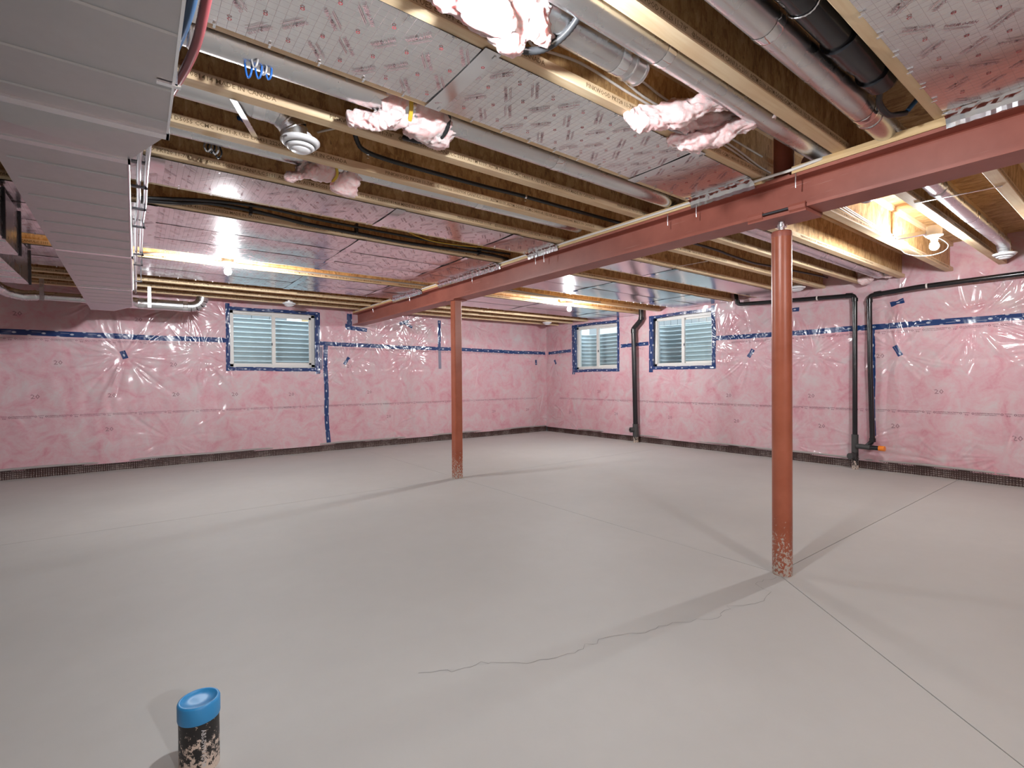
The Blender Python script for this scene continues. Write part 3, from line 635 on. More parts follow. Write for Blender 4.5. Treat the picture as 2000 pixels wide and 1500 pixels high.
def foil_panel(x0, x1, ys, seams, lab, seed, text=True, ends=(), end_x=None):
    y0, y1 = ys[0], ys[-1]; z = zc((y0+y1)/2) - .0035; loc = (x0, y0, z); o = empty('foil_panel', loc, lab, 'foil panel', 'reflective foil panels under the joists')
    for a, b in zip(ys[:-1], ys[1:]):
        xs = [x0] + list(seams) + [x1]
        for c, d in zip(xs[:-1], xs[1:]): sub(o, 'foil_sheet', sheet_mb(c+.001, d-.001, a+.0015, b-.0015, zc((a+b)/2)-.0045, seed), 'foil', loc); seed += 1
    for sx in seams:
        mb = sheet_mb(sx-.034, sx+.034, y0-.02, y1+.02, z-.0046, seed+50, .001); sub(o, 'seam_tape', mb, 'clear_tape', loc)
    for ex in ends:
        mb = sheet_mb(ex-.035, ex+.035, y0-.015, y1+.015, z-.0046, seed+51, .002); sub(o, 'seam_tape', mb, 'clear_tape', loc)
    if end_x:   # crumpled foil lapped over the plate
        n_ = int((y1-y0)/.016); prof = [(0, .0), (.03, -.004), (.05, -.012), (.062, -.03), (.064, -.05)]; v = []
        for i in range(n_+1):
            yy = y0 + (y1-y0)*i/n_
            for dx, dz in prof: v.append((end_x-.062+dx + .004*noise.noise((yy*35, dx*40, seed)), yy, z-.004+dz + .006*noise.noise((yy*30, dx*60, seed+9))))
        k = len(prof); sub(o, 'lapped_end', MB().add(v, [(i*k+j, i*k+j+1, (i+1)*k+j+1, (i+1)*k+j) for i in range(n_) for j in range(k-1)], 0, False), 'foil_crumple', loc)
    if text:
        mb = logo_mb(x0, x1, y0, y1, z-.0075, seed=seed); sub(o, 'lettering', mb, ['foil_print', 'foil_print_red'], loc, kind='stuff')
    st = MB()
    for yy in (y0+.006, y1-.006):
        xx = x0 + .08
        while xx < x1: st.box(xx-.004, xx+.004, yy-.010, yy+.010, z-.010, z-.0065); xx += .165
    sub(o, 'staple', st, 'bright_metal', loc, kind='stuff')
foil_panel(-3.0, 2.87, [1.455, 1.875], [1.02, 2.33], 'largest silver foil panel at top centre, close to the camera', 100, ends=(.13,), end_x=2.905)
foil_panel(-3.0, 2.87, [-.22, .19, .592], [1.1], 'silver foil panel at top right reflecting the red beam', 120, end_x=2.905)
foil_panel(-3.0, 2.87, [3.158, 3.565], [1.45, 2.45], 'narrow pinkish foil strip left of beam, nearest the wide one', 140, ends=(.10,), end_x=2.905)
foil_panel(-3.0, 2.87, [4.005, 4.43, 4.86, 5.28], [1.5, 2.52], 'wide triple foil panel left of beam with bulb glare', 160, ends=(.09,), end_x=2.905)
foil_panel(-3.0, 2.87, [5.705, 6.15, 6.60], [1.5, 2.5], 'last foil panel left of beam before the back wall', 180, ends=(.08,), end_x=2.905)
foil_panel(3.13, 7.20, [3.158, 3.565], [4.6], 'narrow foil strip right of beam reflecting the windows', 200, False)
foil_panel(3.13, 7.20, [4.005, 4.43, 4.86], [4.6, 6.2], 'wide foil panel right of beam reflecting windows and a bulb', 220, False)
foil_panel(3.13, 7.20, [5.705, 6.15, 6.60], [4.9, 6.4], 'last foil panel right of beam near the room corner', 240, False)

# ------------------------------------------------------------------ beam, plate, columns
bm = empty('steel_beam', (3.005, 3.3, 2.08), 'long red oxide steel beam carrying the joists across the room', 'beam'); L = bm.location
x0, x1, zb, zt = 2.914, 3.098, 2.081, 2.277; yb0, yb1 = -3.9, YA+.05; ft = .017; xc = (x0+x1)/2
sub(bm, 'bottom_flange', MB().prism([(x0, zb), (x1, zb), (x1, zb+ft), (x0, zb+ft)], 1, yb0, yb1), 'red_steel', L)
sub(bm, 'top_flange', MB().prism([(x0, zt-ft), (x1, zt-ft), (x1, zt), (x0, zt)], 1, yb0, yb1), 'red_steel', L)
r = .012; cv = [(xc-.006-r*(1-math.cos(a)), zb+ft+r*(1-math.sin(a))) for a in np.linspace(0, PI/2, 5)]
prof = [(xc-.006-r, zb+ft), (xc-.006-.3*r, zb+ft+.3*r), (xc-.006, zb+ft+r), (xc-.006, zt-ft-r), (xc-.006-.3*r, zt-ft-.3*r), (xc-.006-r, zt-ft), (xc+.006+r, zt-ft), (xc+.006, zt-ft-r), (xc+.006, zb+ft+r), (xc+.006+r, zb+ft)]
sub(bm, 'web', MB().prism(prof, 1, yb0, yb1), 'red_steel', L)
for a, b, lab in ((yb0, 1.25, 'short near length of lumber plate on top of the red beam'), (1.415, 8.24, 'long far length of lumber plate on top of the red beam')):
    o = MB().prism([(x0-.006, zt+.001), (x1-.01, zt+.001), (x1-.01, 2.3165), (x0-.006, 2.3165)], 1, a-(a+b)/2, b-(a+b)/2).build('beam_plate', 'plate_lumber', None, label=lab, cat='lumber'); o.location = (0, (a+b)/2, 0)
NL = [7.351, 6.066, 4.53, 3.461, 3.347, 2.054, 1.837, 1.229]; NN = ['farthest from the camera', 'second from the back wall', 'above far post', 'left one of a close pair', 'right one of a close pair', 'left of the middle pair', 'right of the middle pair', 'nearest the round column']
for y, nm in zip(NL, NN):
    o = MB().tube([(0,0,.01), (-.002,0,-.03), (.003,.002,-.068)], .0032, 6).build('nail', 'bright_metal', None, label='bright bent nail hanging below beam top flange, ' + nm, cat='nail', group='nails along the beam'); o.location = (x0-.004, y, zt-.012)
# round column with screw jack and saddle
cl = empty('round_column', (3.0, 1.345, 0), 'round red steel column with screw jack under the beam', 'column'); L = (0,0,0)
MB().lathe([(.052, 0), (.0535, .004), (.0535, 1.985), (.0535, 1.99)], n=40).build('shaft', 'red_column', cl)
MB().lathe([(.0545, 1.962), (.0545, 1.985), (.051, 1.996), (.03, 1.999)], n=40).build('cap_ring', 'red_steel', cl)
MB().lathe([(.017, 1.995), (.017, 2.06)], n=16).build('jack_screw', 'bright_metal', cl)
MB().lathe([(.03, 2.022), (.03, 2.036)], n=6).build('jack_nut', 'bright_metal', cl)
sd_ = MB().box(-.096, .11, -.17, .15, 2.058, 2.079).build('saddle_plate', 'red_steel', cl)
for yy in (-.17, .06):
    hk = [(-.096, 2.066), (-.108, 2.075), (-.112, 2.092), (-.106, 2.106), (-.094, 2.108), (-.08, 2.102), (-.082, 2.099), (-.095, 2.101), (-.101, 2.092), (-.098, 2.082), (-.09, 2.078)]
    MB().prism(hk, 1, yy, yy+.085).build('saddle_hook', 'red_steel', cl)
    MB().prism([(-p[0]+.014, p[1]) for p in hk], 1, yy, yy+.085).build('saddle_hook', 'red_steel', cl)
MB().tube([(-.101, -.16, 2.090), (-.101, .14, 2.090)], .0075, 8).build('tie_rod', 'dark_metal', cl)
# square far post
sp = empty('square_post', (2.985, 5.0, 0), 'square red steel post under the beam, farther from the camera', 'post')
c = .008; h_ = .049
MB().prism([(-h_+c,-h_), (h_-c,-h_), (h_,-h_+c), (h_,h_-c), (h_-c,h_), (-h_+c,h_), (-h_,h_-c), (-h_,-h_+c)], 2, 0, 2.068).build('shaft', 'red_column', sp)
MB().box(-.08, .095, -.085, .085, 2.068, 2.0805).build('bearing_plate', 'red_steel', sp)
up = empty('stub_post', (3.03, 1.345, zt), 'short red steel post standing on the beam between joists', 'post')
MB().lathe([(.0535, .012), (.0535, TOP-zt-.002)], n=32).build('shaft', 'red_steel', up); MB().box(-.1, .06, -.075, .06, .001, .013).build('base_plate', 'red_steel', up)

# ------------------------------------------------------------------ rectangular ducts
ZD, ZDT = 2.0, 2.29
td = empty('trunk_duct', (-.2, 2.0, ZDT), 'large rectangular sheet metal trunk duct at top left, tapering to a narrower run', 'duct'); L = td.location
def duct_box(x0, x1, y0, y1, z0=ZD, z1=ZDT, rib=.0, dirn='x'):
    """bottom panel with pressed cross beads, sides and top"""
    mb = MB().box(x0, x1, y0, y1, z0+.001, z1); return mb
def beads(x0, x1, ys, z0, w=.007, h=.0035):
    mb = MB()
    for y in ys: mb.prism([(y-w, z0+.0012), (y-w*.35, z0-h), (y+w*.35, z0-h), (y+w, z0+.0012)], 0, x0+.004, x1-.004)
    return mb
XW0, XW1, XN0, XN1 = -.80, .094, -.385, -.014
sub(td, 'wide_section', duct_box(XW0, XW1, -3.6, 2.085), 'duct_steel', L)
for i, y in enumerate([-.9, -.6, -.3, .0, .3, .6, .9, 1.18, 1.47, 1.76, 1.98]): sub(td, 'cross_bead', beads(XW0, XW1, [y], ZD), 'duct_steel', L)
v = [(XW0, 2.085, ZD+.001), (XW1, 2.085, ZD+.001), (XN1, 2.405, ZD+.001), (XN0, 2.405, ZD+.001)]; v += [(p[0], p[1], ZDT) for p in v]
v.append((-.3, 2.25, ZD-.012))
sub(td, 'taper', MB().add(v, [(0,1,8), (1,2,8), (2,3,8), (3,0,8), (4,7,6,5), (0,4,5,1), (1,5,6,2), (2,6,7,3), (3,7,4,0)]), 'duct_steel', L)
v = [(XN0-.02, 2.405), (XN1, 2.405), (-.026, 7.05), (-.20, 7.58), (-.415, 7.58)]
mb = MB(); n = len(v); mb.add([(x, y, ZD+.001) for x, y in v] + [(x, y, ZDT) for x, y in v], [tuple(range(n))[::-1], tuple(range(n, 2*n))] + [(i, (i+1) % n, n+(i+1) % n, n+i) for i in range(n)])
sub(td, 'narrow_run', mb, 'duct_steel', L)
for y in np.arange(2.62, 7.0, .235): sub(td, 'cross_bead', beads(XN0+.004, XN1-.004, [y], ZD, .006, .003), 'duct_steel', L)
for y in (2.085, 2.41, 4.25, 5.78):
    xa_, xb_ = (XW0, XW1) if y < 2.2 else (XN0-.008, XN1); sub(td, 'cleat', MB().box(xa_-.005, xb_+.006, y-.02, y+.02, ZD-.006, ZD+.004), 'bright_metal', L)
    sub(td, 'cleat', MB().box(xb_-.002, xb_+.007, y-.02, y+.02, ZD-.006, ZDT-.01), 'bright_metal', L)
sub(td, 'edge_seam', MB().box(XW1-.003, XW1+.004, -3.6, 2.08, ZD-.003, ZD+.03), 'bright_metal', L)
sub(td, 'edge_seam', MB().tube([(XN1, 2.42, ZD+.001), (-.026, 7.05, ZD+.001)], .005, 6), 'bright_metal', L)
rd = empty('return_duct', (-.95, 4.5, ZDT), 'shiny rectangular return duct at the far left edge', 'duct'); L = rd.location
sub(rd, 'near_section', duct_box(-1.15, -.61, 2.6, 4.62), 'galvanized_pipe', L); sub(rd, 'far_section', duct_box(-1.10, -.722, 4.62, 5.92), 'galvanized_pipe', L)
for x, y in ((-.61, 4.10), (-.61, 4.60), (-.722, 5.90)): sub(rd, 'standing_seam', MB().box(x-.004, x+.012, y-.012, y+.012, ZD-.006, ZDT), 'dark_metal', L)
for y in (3.2, 3.7, 4.2): sub(rd, 'cross_bead', beads(-1.15, -.61, [y], ZD), 'galvanized_pipe', L)
for y in (4.95, 5.3, 5.6): sub(rd, 'cross_bead', beads(-1.10, -.722, [y], ZD), 'galvanized_pipe', L)

# ------------------------------------------------------------------ round ducts
def joint_band(o, x, yc, zc_, r, L, mat='clear_tape', w=.05):
    n_ = 20; mb = MB().tube([(x-w/2, yc, zc_), (x-w/4, yc, zc_), (x, yc, zc_), (x+w/4, yc, zc_), (x+w/2, yc, zc_)], [r+.0015, r+.003, r+.002, r+.0035, r+.0015], n_, cap=False)
    sub(o, 'joint_tape', mb, mat, L)
def crimp(o, x, yc, zc_, r, L): sub(o, 'crimp_ring', MB().tube([(x-.008, yc, zc_), (x, yc, zc_), (x+.008, yc, zc_)], [r, r+.005, r], 24, cap=False), 'galvanized_pipe', L)
def round_duct(x0, x1, yc, zc_, r, lab, tapes=(), crimps=(), elbow=None):
    o = empty('round_duct', ((x0+x1)/2, yc, zc_), lab, 'duct', 'round sheet metal ducts'); L = o.location
    if elbow is None: sub(o, 'straight_pipe', MB().tube([(x0, yc, zc_), (x1, yc, zc_)], r, 36), 'galvanized_pipe', L)
    else:
        ex, ez = elbow
        sub(o, 'straight_pipe', MB().tube([(x0, yc, zc_), (x1, yc, zc_)], r, 36), 'galvanized_pipe', L)
        s_ = 1 if x1 > x0 else -1
        path = [(x1 + s_*.11*math.sin(a), yc, zc_ - .11*(1-math.cos(a))) for a in np.linspace(0, PI/2, 5)]
        for a, b in zip(path[:-1], path[1:]):
            sub(o, 'elbow_gore', MB().tube([a, b], r, 28, cap=False), 'galvanized_pipe', L)
            sub(o, 'elbow_bead', MB().tube([np.array(b)-.006*(np.array(b)-np.array(a))/np.linalg.norm(np.array(b)-np.array(a)), b, np.array(b)+.006*(np.array(b)-np.array(a))/np.linalg.norm(np.array(b)-np.array(a))], [r, r+.004, r], 28, cap=False), 'galvanized_pipe', L)
        sub(o, 'outlet_collar', MB().tube([path[-1], (path[-1][0], yc, ez)], r, 28, cap=False), 'galvanized_pipe', L)
    for x in tapes: joint_band(o, x, yc, zc_, r, L)
    for x in crimps: crimp(o, x, yc, zc_, r, L)
    return o
round_duct(.12, 2.95, 2.05, 2.382, .064, 'long round duct under the joist edge left of beam, with blue cables', (1.87,), (.16,))
round_duct(3.12, 7.05, 2.05, 2.382, .064, 'round duct in the same bay right of the beam, taped', (4.6, 6.2), (5.4,))
round_duct(-.01, .50, 2.47, 2.398, .062, 'short round duct ending in an elbow at the nearest diffuser', (.45,), (), (0, 2.28))
round_duct(-.01, 2.88, 2.88, 2.402, .062, 'long round duct behind the nearest diffuser joist, wrapped with a pink tuft', (1.9,), (1.35,))
round_duct(-1.5, 3.2, 1.15, 2.393, .055, 'upper one of the paired round ducts at top centre', (1.60,), (1.0,))
round_duct(-1.5, 1.63, 1.283, 2.39, .0545, 'lower shorter one of the paired round ducts at top centre, capped', (1.50,), (1.56, 1.62))
round_duct(3.12, 4.02, 1.234, 2.398, .055, 'short bright capped round duct just right of the beam near the bulb', (), (3.98,))
round_duct(-1.5, 3.2, .8185, 2.35, .054, 'single large round duct at top right beside the black drain', (1.72, 2.62), (2.7,))
round_duct(3.14, 6.28, .888, 2.369, .048, 'round duct right of the beam ending in the far right diffuser', (5.1,), (4.15,), (0, 2.27))
ro = round_duct(-.005, .56, 7.46, 2.10, .064, 'round duct with elbow running from trunk end towards back window', (.06, .5), ()); L = ro.location
pa = [(.56 + .13*math.sin(a), 7.46, 2.10 + .13*(1-math.cos(a))) for a in np.linspace(0, PI/2, 5)]
for a, b in zip(pa[:-1], pa[1:]): sub(ro, 'elbow_gore', MB().tube([a, b], .064, 24, cap=False), 'galvanized_pipe', L)
sub(ro, 'hanger_strap', MB().box(.12, .155, 7.39, 7.394, 2.05, 2.30), 'galvanized_pipe', L)
sub(ro, 'takeoff_boot', MB().tube([(-.13, 7.28, 2.10), (-.06, 7.42, 2.10), (.01, 7.46, 2.10)], [.075, .07, .065], 24), 'bright_metal', L)
rl = round_duct(-.87, -.44, 7.55, 2.12, .048, 'round duct with flexible elbows left of trunk duct end', (-.83, -.47), ()); L = rl.location
sub(rl, 'flexible_elbow', MB().tube(spline([(-.86,7.55,2.12), (-.98,7.54,2.11), (-1.1,7.44,2.13), (-1.16,7.28,2.17), (-1.14,7.0,2.2), (-1.0,6.3,2.16), (-.95,5.93,2.14)], 7), .056, 18, ribs=.05), 'galvanized_pipe', L)
sub(rl, 'hanger_strap', MB().box(-.84, -.80, 7.49, 7.494, 2.06, 2.30), 'galvanized_pipe', L)

# ------------------------------------------------------------------ white round diffusers
def diffuser(x, y, z, r, lab, neck=True, neck_top=None):
    o = empty('ceiling_diffuser', (x, y, z), lab, 'diffuser', 'round white air diffusers')
    MB().lathe([(r*.58, .055), (r*.62, .030), (r, .024), (r*1.0, .018), (r*.78, -.002), (r*.76, .004), (r*.60, .018)], n=36).build('outer_cone', 'white_metal', o)
    MB().lathe([(r*.70, -.002), (r*.72, -.006), (r*.56, -.018), (r*.54, -.014)], n=36).build('middle_cone', 'white_metal', o)
    MB().lathe([(r*.50, -.010), (r*.51, -.016), (r*.44, -.024), (r*.02, -.026)], n=36).build('centre_disc', 'white_metal', o)
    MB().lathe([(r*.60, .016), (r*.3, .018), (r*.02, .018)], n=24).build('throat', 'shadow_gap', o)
    if neck_top: MB().lathe([(r*.60, .03), (r*.60, neck_top - z)], n=28).build('neck', 'galvanized_pipe', o)
    return o
diffuser(.632, 2.475, 2.262, .088, 'nearest white round diffuser, at upper left below a joist')
diffuser(1.77, 7.63, 2.25, .09, 'white round diffuser above the back wall window', neck_top=2.5)
diffuser(6.64, 7.55, 2.275, .095, 'white round diffuser near the room corner', neck_top=2.5)
diffuser(6.80, 2.86, 2.285, .10, 'white round diffuser partly hidden by the round column', neck_top=2.5)
diffuser(6.40, .888, 2.255, .085, 'white round diffuser at the far right, on the duct elbow')

# ------------------------------------------------------------------ bare bulbs
BN = ['bare lit bulb in a white lampholder at right, beyond the beam', 'bare lit bulb below the foil right of the far post', 'bare lit bulb half hidden by a joist before the back window',
      'bare lit bulb just above the view, lighting the pink tuft', 'bare lit bulb behind the camera on the left']
for bi, ((x, y), nm) in enumerate(zip(BULBS, BN)):
    z = zc(y); o = empty('bare_bulb', (x, y, z), nm, 'light', 'bare bulbs in lampholders')
    MB().lathe([(.052, .075), (.052, .005), (.050, .004)], n=20).build('junction_box', 'white_plastic', o)
    MB().lathe([(.058, .003), (.060, -.003), (.045, -.012), (.026, -.016), (.024, -.045), (.022, -.047)], n=24).build('lampholder', 'white_plastic', o)
    MB().lathe([(.014, -.044), (.016, -.052), (.026, -.066), (.032, -.084), (.031, -.100), (.022, -.116), (.008, -.123)], n=20).build('bulb', 'bulb_glow_%d' % bi, o)
    MB().tube(spline([(.05, 0, .01), (.07, .02, -.01), (.08, .05, -.005), (.07, .085, .03)], 4), .003, 6).build('pull_cord', 'cable_white', o)
    MB().box(-.02, .02, .05, .25 if y < 2 else .2, .02, .05).build('hanger_bar', 'bright_metal', o)

# ------------------------------------------------------------------ pink insulation tufts
def tuft(name, paths, lab, seed):
    """torn batt pieces, one mesh: each path = (points, width, thickness, width direction)"""
    mb = MB()
    for pi_, (pts, wid, thk, wd) in enumerate(paths):
        P = spline(pts, 16); n = 64; m = len(P); v = []; wd = np.array(wd, float); wd /= np.linalg.norm(wd)
        for i, p in enumerate(P):
            T = P[min(i+1, m-1)] - P[max(i-1, 0)]; T /= np.linalg.norm(T); A = wd - T*wd.dot(T); A /= np.linalg.norm(A); B = np.cross(T, A); e = math.sin(PI*min(max((i+.35)/(m-.3), 0), 1))**.35
            for k in range(n):
                a = 2*PI*k/n; ca, sa = math.cos(a), math.sin(a); se = lambda q: math.copysign(abs(q)**.7, q)
                q = p + A*wid*.5*se(ca)*e + B*thk*.5*se(sa)*e
                s1 = noise.fractal(Vector(q*11) + Vector((seed, pi_, 0)), .9, 2.0, 4); s2 = noise.ridged_multi_fractal(Vector(q*26) + Vector((0, seed, pi_)), .8, 2.0, 4, 1.0, 2.0) - 1.0
                s3 = noise.noise(Vector((q[0]*90, q[1]*90, q[2]*25)) + Vector((seed, 3, 1)))
                s4 = noise.noise(Vector((q[0]*170, q[1]*170, q[2]*170)) + Vector((seed, 8, pi_))); s1 = s1 + .12*s4; d = A*ca + B*sa; v.append(q + d*(.022*s1 + .006*s2 + .006*s3 + .018*abs(ca)**8*noise.noise(Vector(q*60)))*min(1, thk/.05+.35))
        f = [(i*n+k, i*n+(k+1) % n, (i+1)*n+(k+1) % n, (i+1)*n+k) for i in range(m-1) for k in range(n)]; mb.add(v, f + [tuple(range(n))[::-1], tuple(range((m-1)*n, m*n))], 0, True)
    loc = np.mean([p for p in mb.v], 0); mb.v = [tuple(np.array(p)-loc) for p in mb.v]
    o = mb.build(name, 'pink_batt', None, label=lab, cat='insulation', group='loose pink insulation tufts'); o.location = loc
tuft('insulation_tuft', [([(.80,1.13,2.47), (.84,1.27,2.36), (.86,1.30,2.30), (.86,1.20,2.285)], .30, .09, (1,.1,0)), ([(1.03,1.12,2.50), (1.02,1.26,2.40), (1.00,1.32,2.31), (1.01,1.31,2.235)], .17, .10, (1,.2,0)),
     ([(.72,1.2,2.48), (.72,1.3,2.37), (.74,1.33,2.29)], .18, .07, (1,0,0)), ([(1.14,1.14,2.5), (1.13,1.25,2.42), (1.10,1.28,2.33), (1.09,1.29,2.29)], .11, .06, (1,.3,0)), ([(.93,1.2,2.44), (.93,1.31,2.35), (.95,1.345,2.28)], .2, .06, (1,0,0))],
     'big bright pink insulation tuft at the top centre, blown out by a bulb', 11)
tuft('insulation_tuft', [([(2.27,1.13,2.47), (2.13,1.20,2.42), (1.97,1.31,2.345), (1.80,1.40,2.30), (1.72,1.42,2.285)], .12, .07, (.3,.3,1)), ([(2.48,1.11,2.46), (2.36,1.17,2.385), (2.24,1.30,2.33), (2.10,1.39,2.285), (2.02,1.43,2.27)], .12, .07, (.5,.3,1)), ([(2.4,1.2,2.46), (2.2,1.33,2.41), (2.02,1.40,2.36)], .16, .06, (.5,.1,1))],
     'folded pink insulation tuft with a grey cable, right of top centre', 23)
tuft('insulation_tuft', [([(.90,1.97,2.40), (.93,2.06,2.315), (.90,2.16,2.345)], .16, .06, (1,0,.1)), ([(.94,2.03,2.33), (.86,2.08,2.30), (.79,2.12,2.285), (.74,2.13,2.27)], .10, .06, (.2,.6,.7)), ([(1.06,1.97,2.42), (1.07,2.07,2.31), (1.04,2.17,2.33)], .20, .06, (1,0,0)), ([(1.18,1.98,2.42), (1.17,2.08,2.31), (1.13,2.18,2.30)], .12, .055, (1,.2,0))],
     'pink insulation tuft tied with yellow and black bands around the long round duct', 37)
tuft('insulation_tuft', [([(.80,2.80,2.42), (.82,2.89,2.328), (.78,2.98,2.35)], .20, .05, (1,0,0)), ([(.82,2.84,2.335), (.74,2.89,2.29), (.66,2.92,2.262)], .07, .045, (.2,.6,.7)), ([(1.0,2.80,2.42), (1.0,2.88,2.33), (.98,2.92,2.275), (.975,2.925,2.245)], .15, .05, (1,0,0))],
     'pink insulation tuft with a yellow tie below the nearest diffuser', 53)
tuft('insulation_tuft', [([(7.08,2.24,2.48), (7.06,2.18,2.36), (7.07,2.1,2.345)], .16, .12, (0,1,0)), ([(7.10,1.98,2.47), (7.07,1.99,2.37), (7.09,2.0,2.335)], .18, .10, (0,1,0))], 'pink insulation tuft stuffed at joist end above the black pipe loop', 71)
# ------------------------------------------------------------------ plumbing
def pipe(name, pts, r, mat, lab, cat='pipe', rad=.05, n=14, ribs=None, step=None, group=None, spl=False, flat=1.0):
    P = spline(pts, 6) if spl else fillet(pts, rad); c = np.mean([np.array(p) for p in P], 0)
    mb = MB().tube([np.array(p)-c for p in P], r, n, ribs=ribs, step=step, flat=flat); o = mb.build(name, mat, None, label=lab, cat=cat, group=group); o.location = c; return o
def hub(o, p, q, r, L, mat='abs_black', name='coupling'): sub(o, name, MB().tube([p, q], r, 24), mat, L)
# big drain in the ceiling
o = empty('drain_pipe', (1.9, .70, 2.36), 'large black drain pipe with couplings at top right', 'pipe'); L = o.location; yd, zd = .70, 2.362
sub(o, 'main_pipe', MB().tube([(-1.5, yd, zd), (2.36, yd, zd)], .050, 32), 'abs_black', L)
hub(o, (2.02, yd, zd), (2.17, yd, zd), .0585, L); sub(o, 'collar', MB().tube([(2.0, yd, zd), (2.025, yd, zd)], .062, 32), 'abs_black', L); hub(o, (2.17, yd, zd), (2.22, yd, zd), .0545, L)
hub(o, (2.34, yd, zd), (2.44, yd, zd), .056, L); sub(o, 'collar', MB().tube([(2.335, yd, zd), (2.355, yd, zd)], .060, 32), 'abs_black', L)
sub(o, 'stub_outlet', MB().tube([(2.44, yd+.0, zd), (2.50, yd+.005, zd+.03)], [.050, .048], 24), 'abs_black', L)
v, f = text_mesh('ABS-DWV 3 IN. CSA B181.1 SCH 40 ASTM F628', .016); mb = MB(); a0 = math.radians(200); rr = .0508
for xs in (-.9, .35, 1.32):
    th = a0 + v[:, 1]/rr; mb.add(np.stack([xs + v[:, 0], yd - rr*np.sin(th)*-1*0 + rr*np.cos(math.radians(-62)+v[:, 1]/rr*1.0)*1, zd + rr*np.sin(math.radians(-62)+v[:, 1]/rr*1.0)], 1), f)
sub(o, 'lettering', mb, 'ink_white', L); sub(o, 'hanger_chain', MB().tube([(1.72 + .004*math.cos(t_*3), yd + .053*math.cos(t_), zd + .053*math.sin(t_)) for t_ in np.linspace(PI, 2*PI, 26)], [.004, .0022]*13, 6), 'bright_metal', L)
pipe('cable', [(2.46,.70,2.36), (2.55,.74,2.33), (2.66,.74,2.31), (2.72,.72,2.32), (2.76,.70,2.33)], .012, 'cable_black', 'thick black cable curving down from the end of the large drain', 'cable', spl=True)
pipe('tube', [(2.80,.62,2.52), (2.78,.655,2.40), (2.75,.69,2.335)], .010, 'pex_blue', 'short translucent blue tube beside the end of the drain', 'pipe', spl=True)
# wall stack on the right wall between the windows
o = empty('vent_stack', (7.17, 5.745, 0), 'tall black vent stack with offset between the two right windows', 'pipe'); L = o.location; xw = 7.16
sub(o, 'upper_pipe', MB().tube(fillet([(xw,5.615,2.45), (xw,5.615,2.195), (xw,5.785,2.05), (xw,5.785,2.0)], .06), .042, 24), 'abs_black', L)
sub(o, 'main_pipe', MB().tube([(xw,5.785,2.0), (xw,5.752,.30)], .042, 24), 'abs_black', L)
hub(o, (xw,5.615,2.235), (xw,5.615,2.19), .048, L); hub(o, (xw,5.785,2.04), (xw,5.785,1.97), .048, L); hub(o, (xw,5.752,.33), (xw,5.748,.10), .052, L, 'abs_dusty')
sub(o, 'base_pipe', MB().tube([(xw,5.747,.14), (xw,5.745,.0)], .048, 24), 'stub_black', L)
sub(o, 'cleanout_plug', MB().tube([(xw-.03,5.77,.225), (xw-.09,5.80,.225)], .046, 24), 'abs_dusty', L); sub(o, 'plug_nut', MB().tube([(xw-.09,5.80,.225), (xw-.105,5.807,.225)], .018, 4), 'abs_black', L)
# double loop further right
o = empty('drain_loop', (7.13, 2.32, 0), 'black drain pipe running along wall top and down, left leg of pair', 'pipe'); L = o.location; xw = 7.14
sub(o, 'main_pipe', MB().tube(fillet([(xw,3.86,2.40), (xw,3.835,2.245), (xw,3.75,2.235), (xw,2.325,2.165), (xw,2.325,.42)], .05), .0275, 20), 'abs_black', L)
hub(o, (xw,2.325,2.13), (xw,2.325,2.09), .034, L); hub(o, (xw,2.42,2.172), (xw,2.35,2.167), .034, L); hub(o, (xw,3.835,2.30), (xw,3.835,2.25), .034, L)
sub(o, 'tee_fitting', MB().tube([(xw,2.325,.43), (xw,2.325,.21)], .037, 20), 'abs_dusty', L); sub(o, 'base_pipe', MB().tube([(xw,2.325,.22), (xw,2.322,0)], .036, 20), 'stub_black', L)
sub(o, 'cleanout_plug', MB().tube([(xw-.02,2.34,.16), (xw-.07,2.36,.16)], .04, 20), 'abs_dusty', L)
for y in (2.75,): sub(o, 'pipe_strap', MB().tube([(xw,y-.008,2.186), (xw,y+.008,2.186)], .0295, 18), 'cable_white', L)
o = empty('drain_loop', (7.13, 2.17, .28), 'black drain pipe along wall top and down, right leg with orange cap', 'pipe'); L = o.location
sub(o, 'main_pipe', MB().tube(fillet([(xw,.2,2.185), (xw,1.7,2.172), (xw,2.172,2.14), (xw,2.165,1.3), (xw,2.14,.36), (xw,2.20,.295)], .05), .0275, 20), 'abs_black', L)
hub(o, (xw,2.172,2.10), (xw,2.172,2.055), .034, L); hub(o, (xw,2.14,.40), (xw,2.14,.355), .034, L); hub(o, (xw,2.12,2.146), (xw,2.05,2.152), .034, L)
sub(o, 'side_branch', MB().tube([(xw-.02,2.30,.29), (xw-.035,2.15,.288)], .032, 20), 'abs_dusty', L); sub(o, 'branch_pipe', MB().tube([(xw-.035,2.16,.288), (xw-.05,2.055,.29)], .027, 20), 'abs_black', L)
sub(o, 'end_cap', MB().tube([(xw-.05,2.06,.29), (xw-.055,2.0,.29)], .031, 20), 'cap_orange', L, label='orange end cap')
for y in (1.62,): sub(o, 'pipe_strap', MB().tube([(xw,y-.008,2.173), (xw,y+.008,2.173)], .0295, 18), 'cable_white', L)
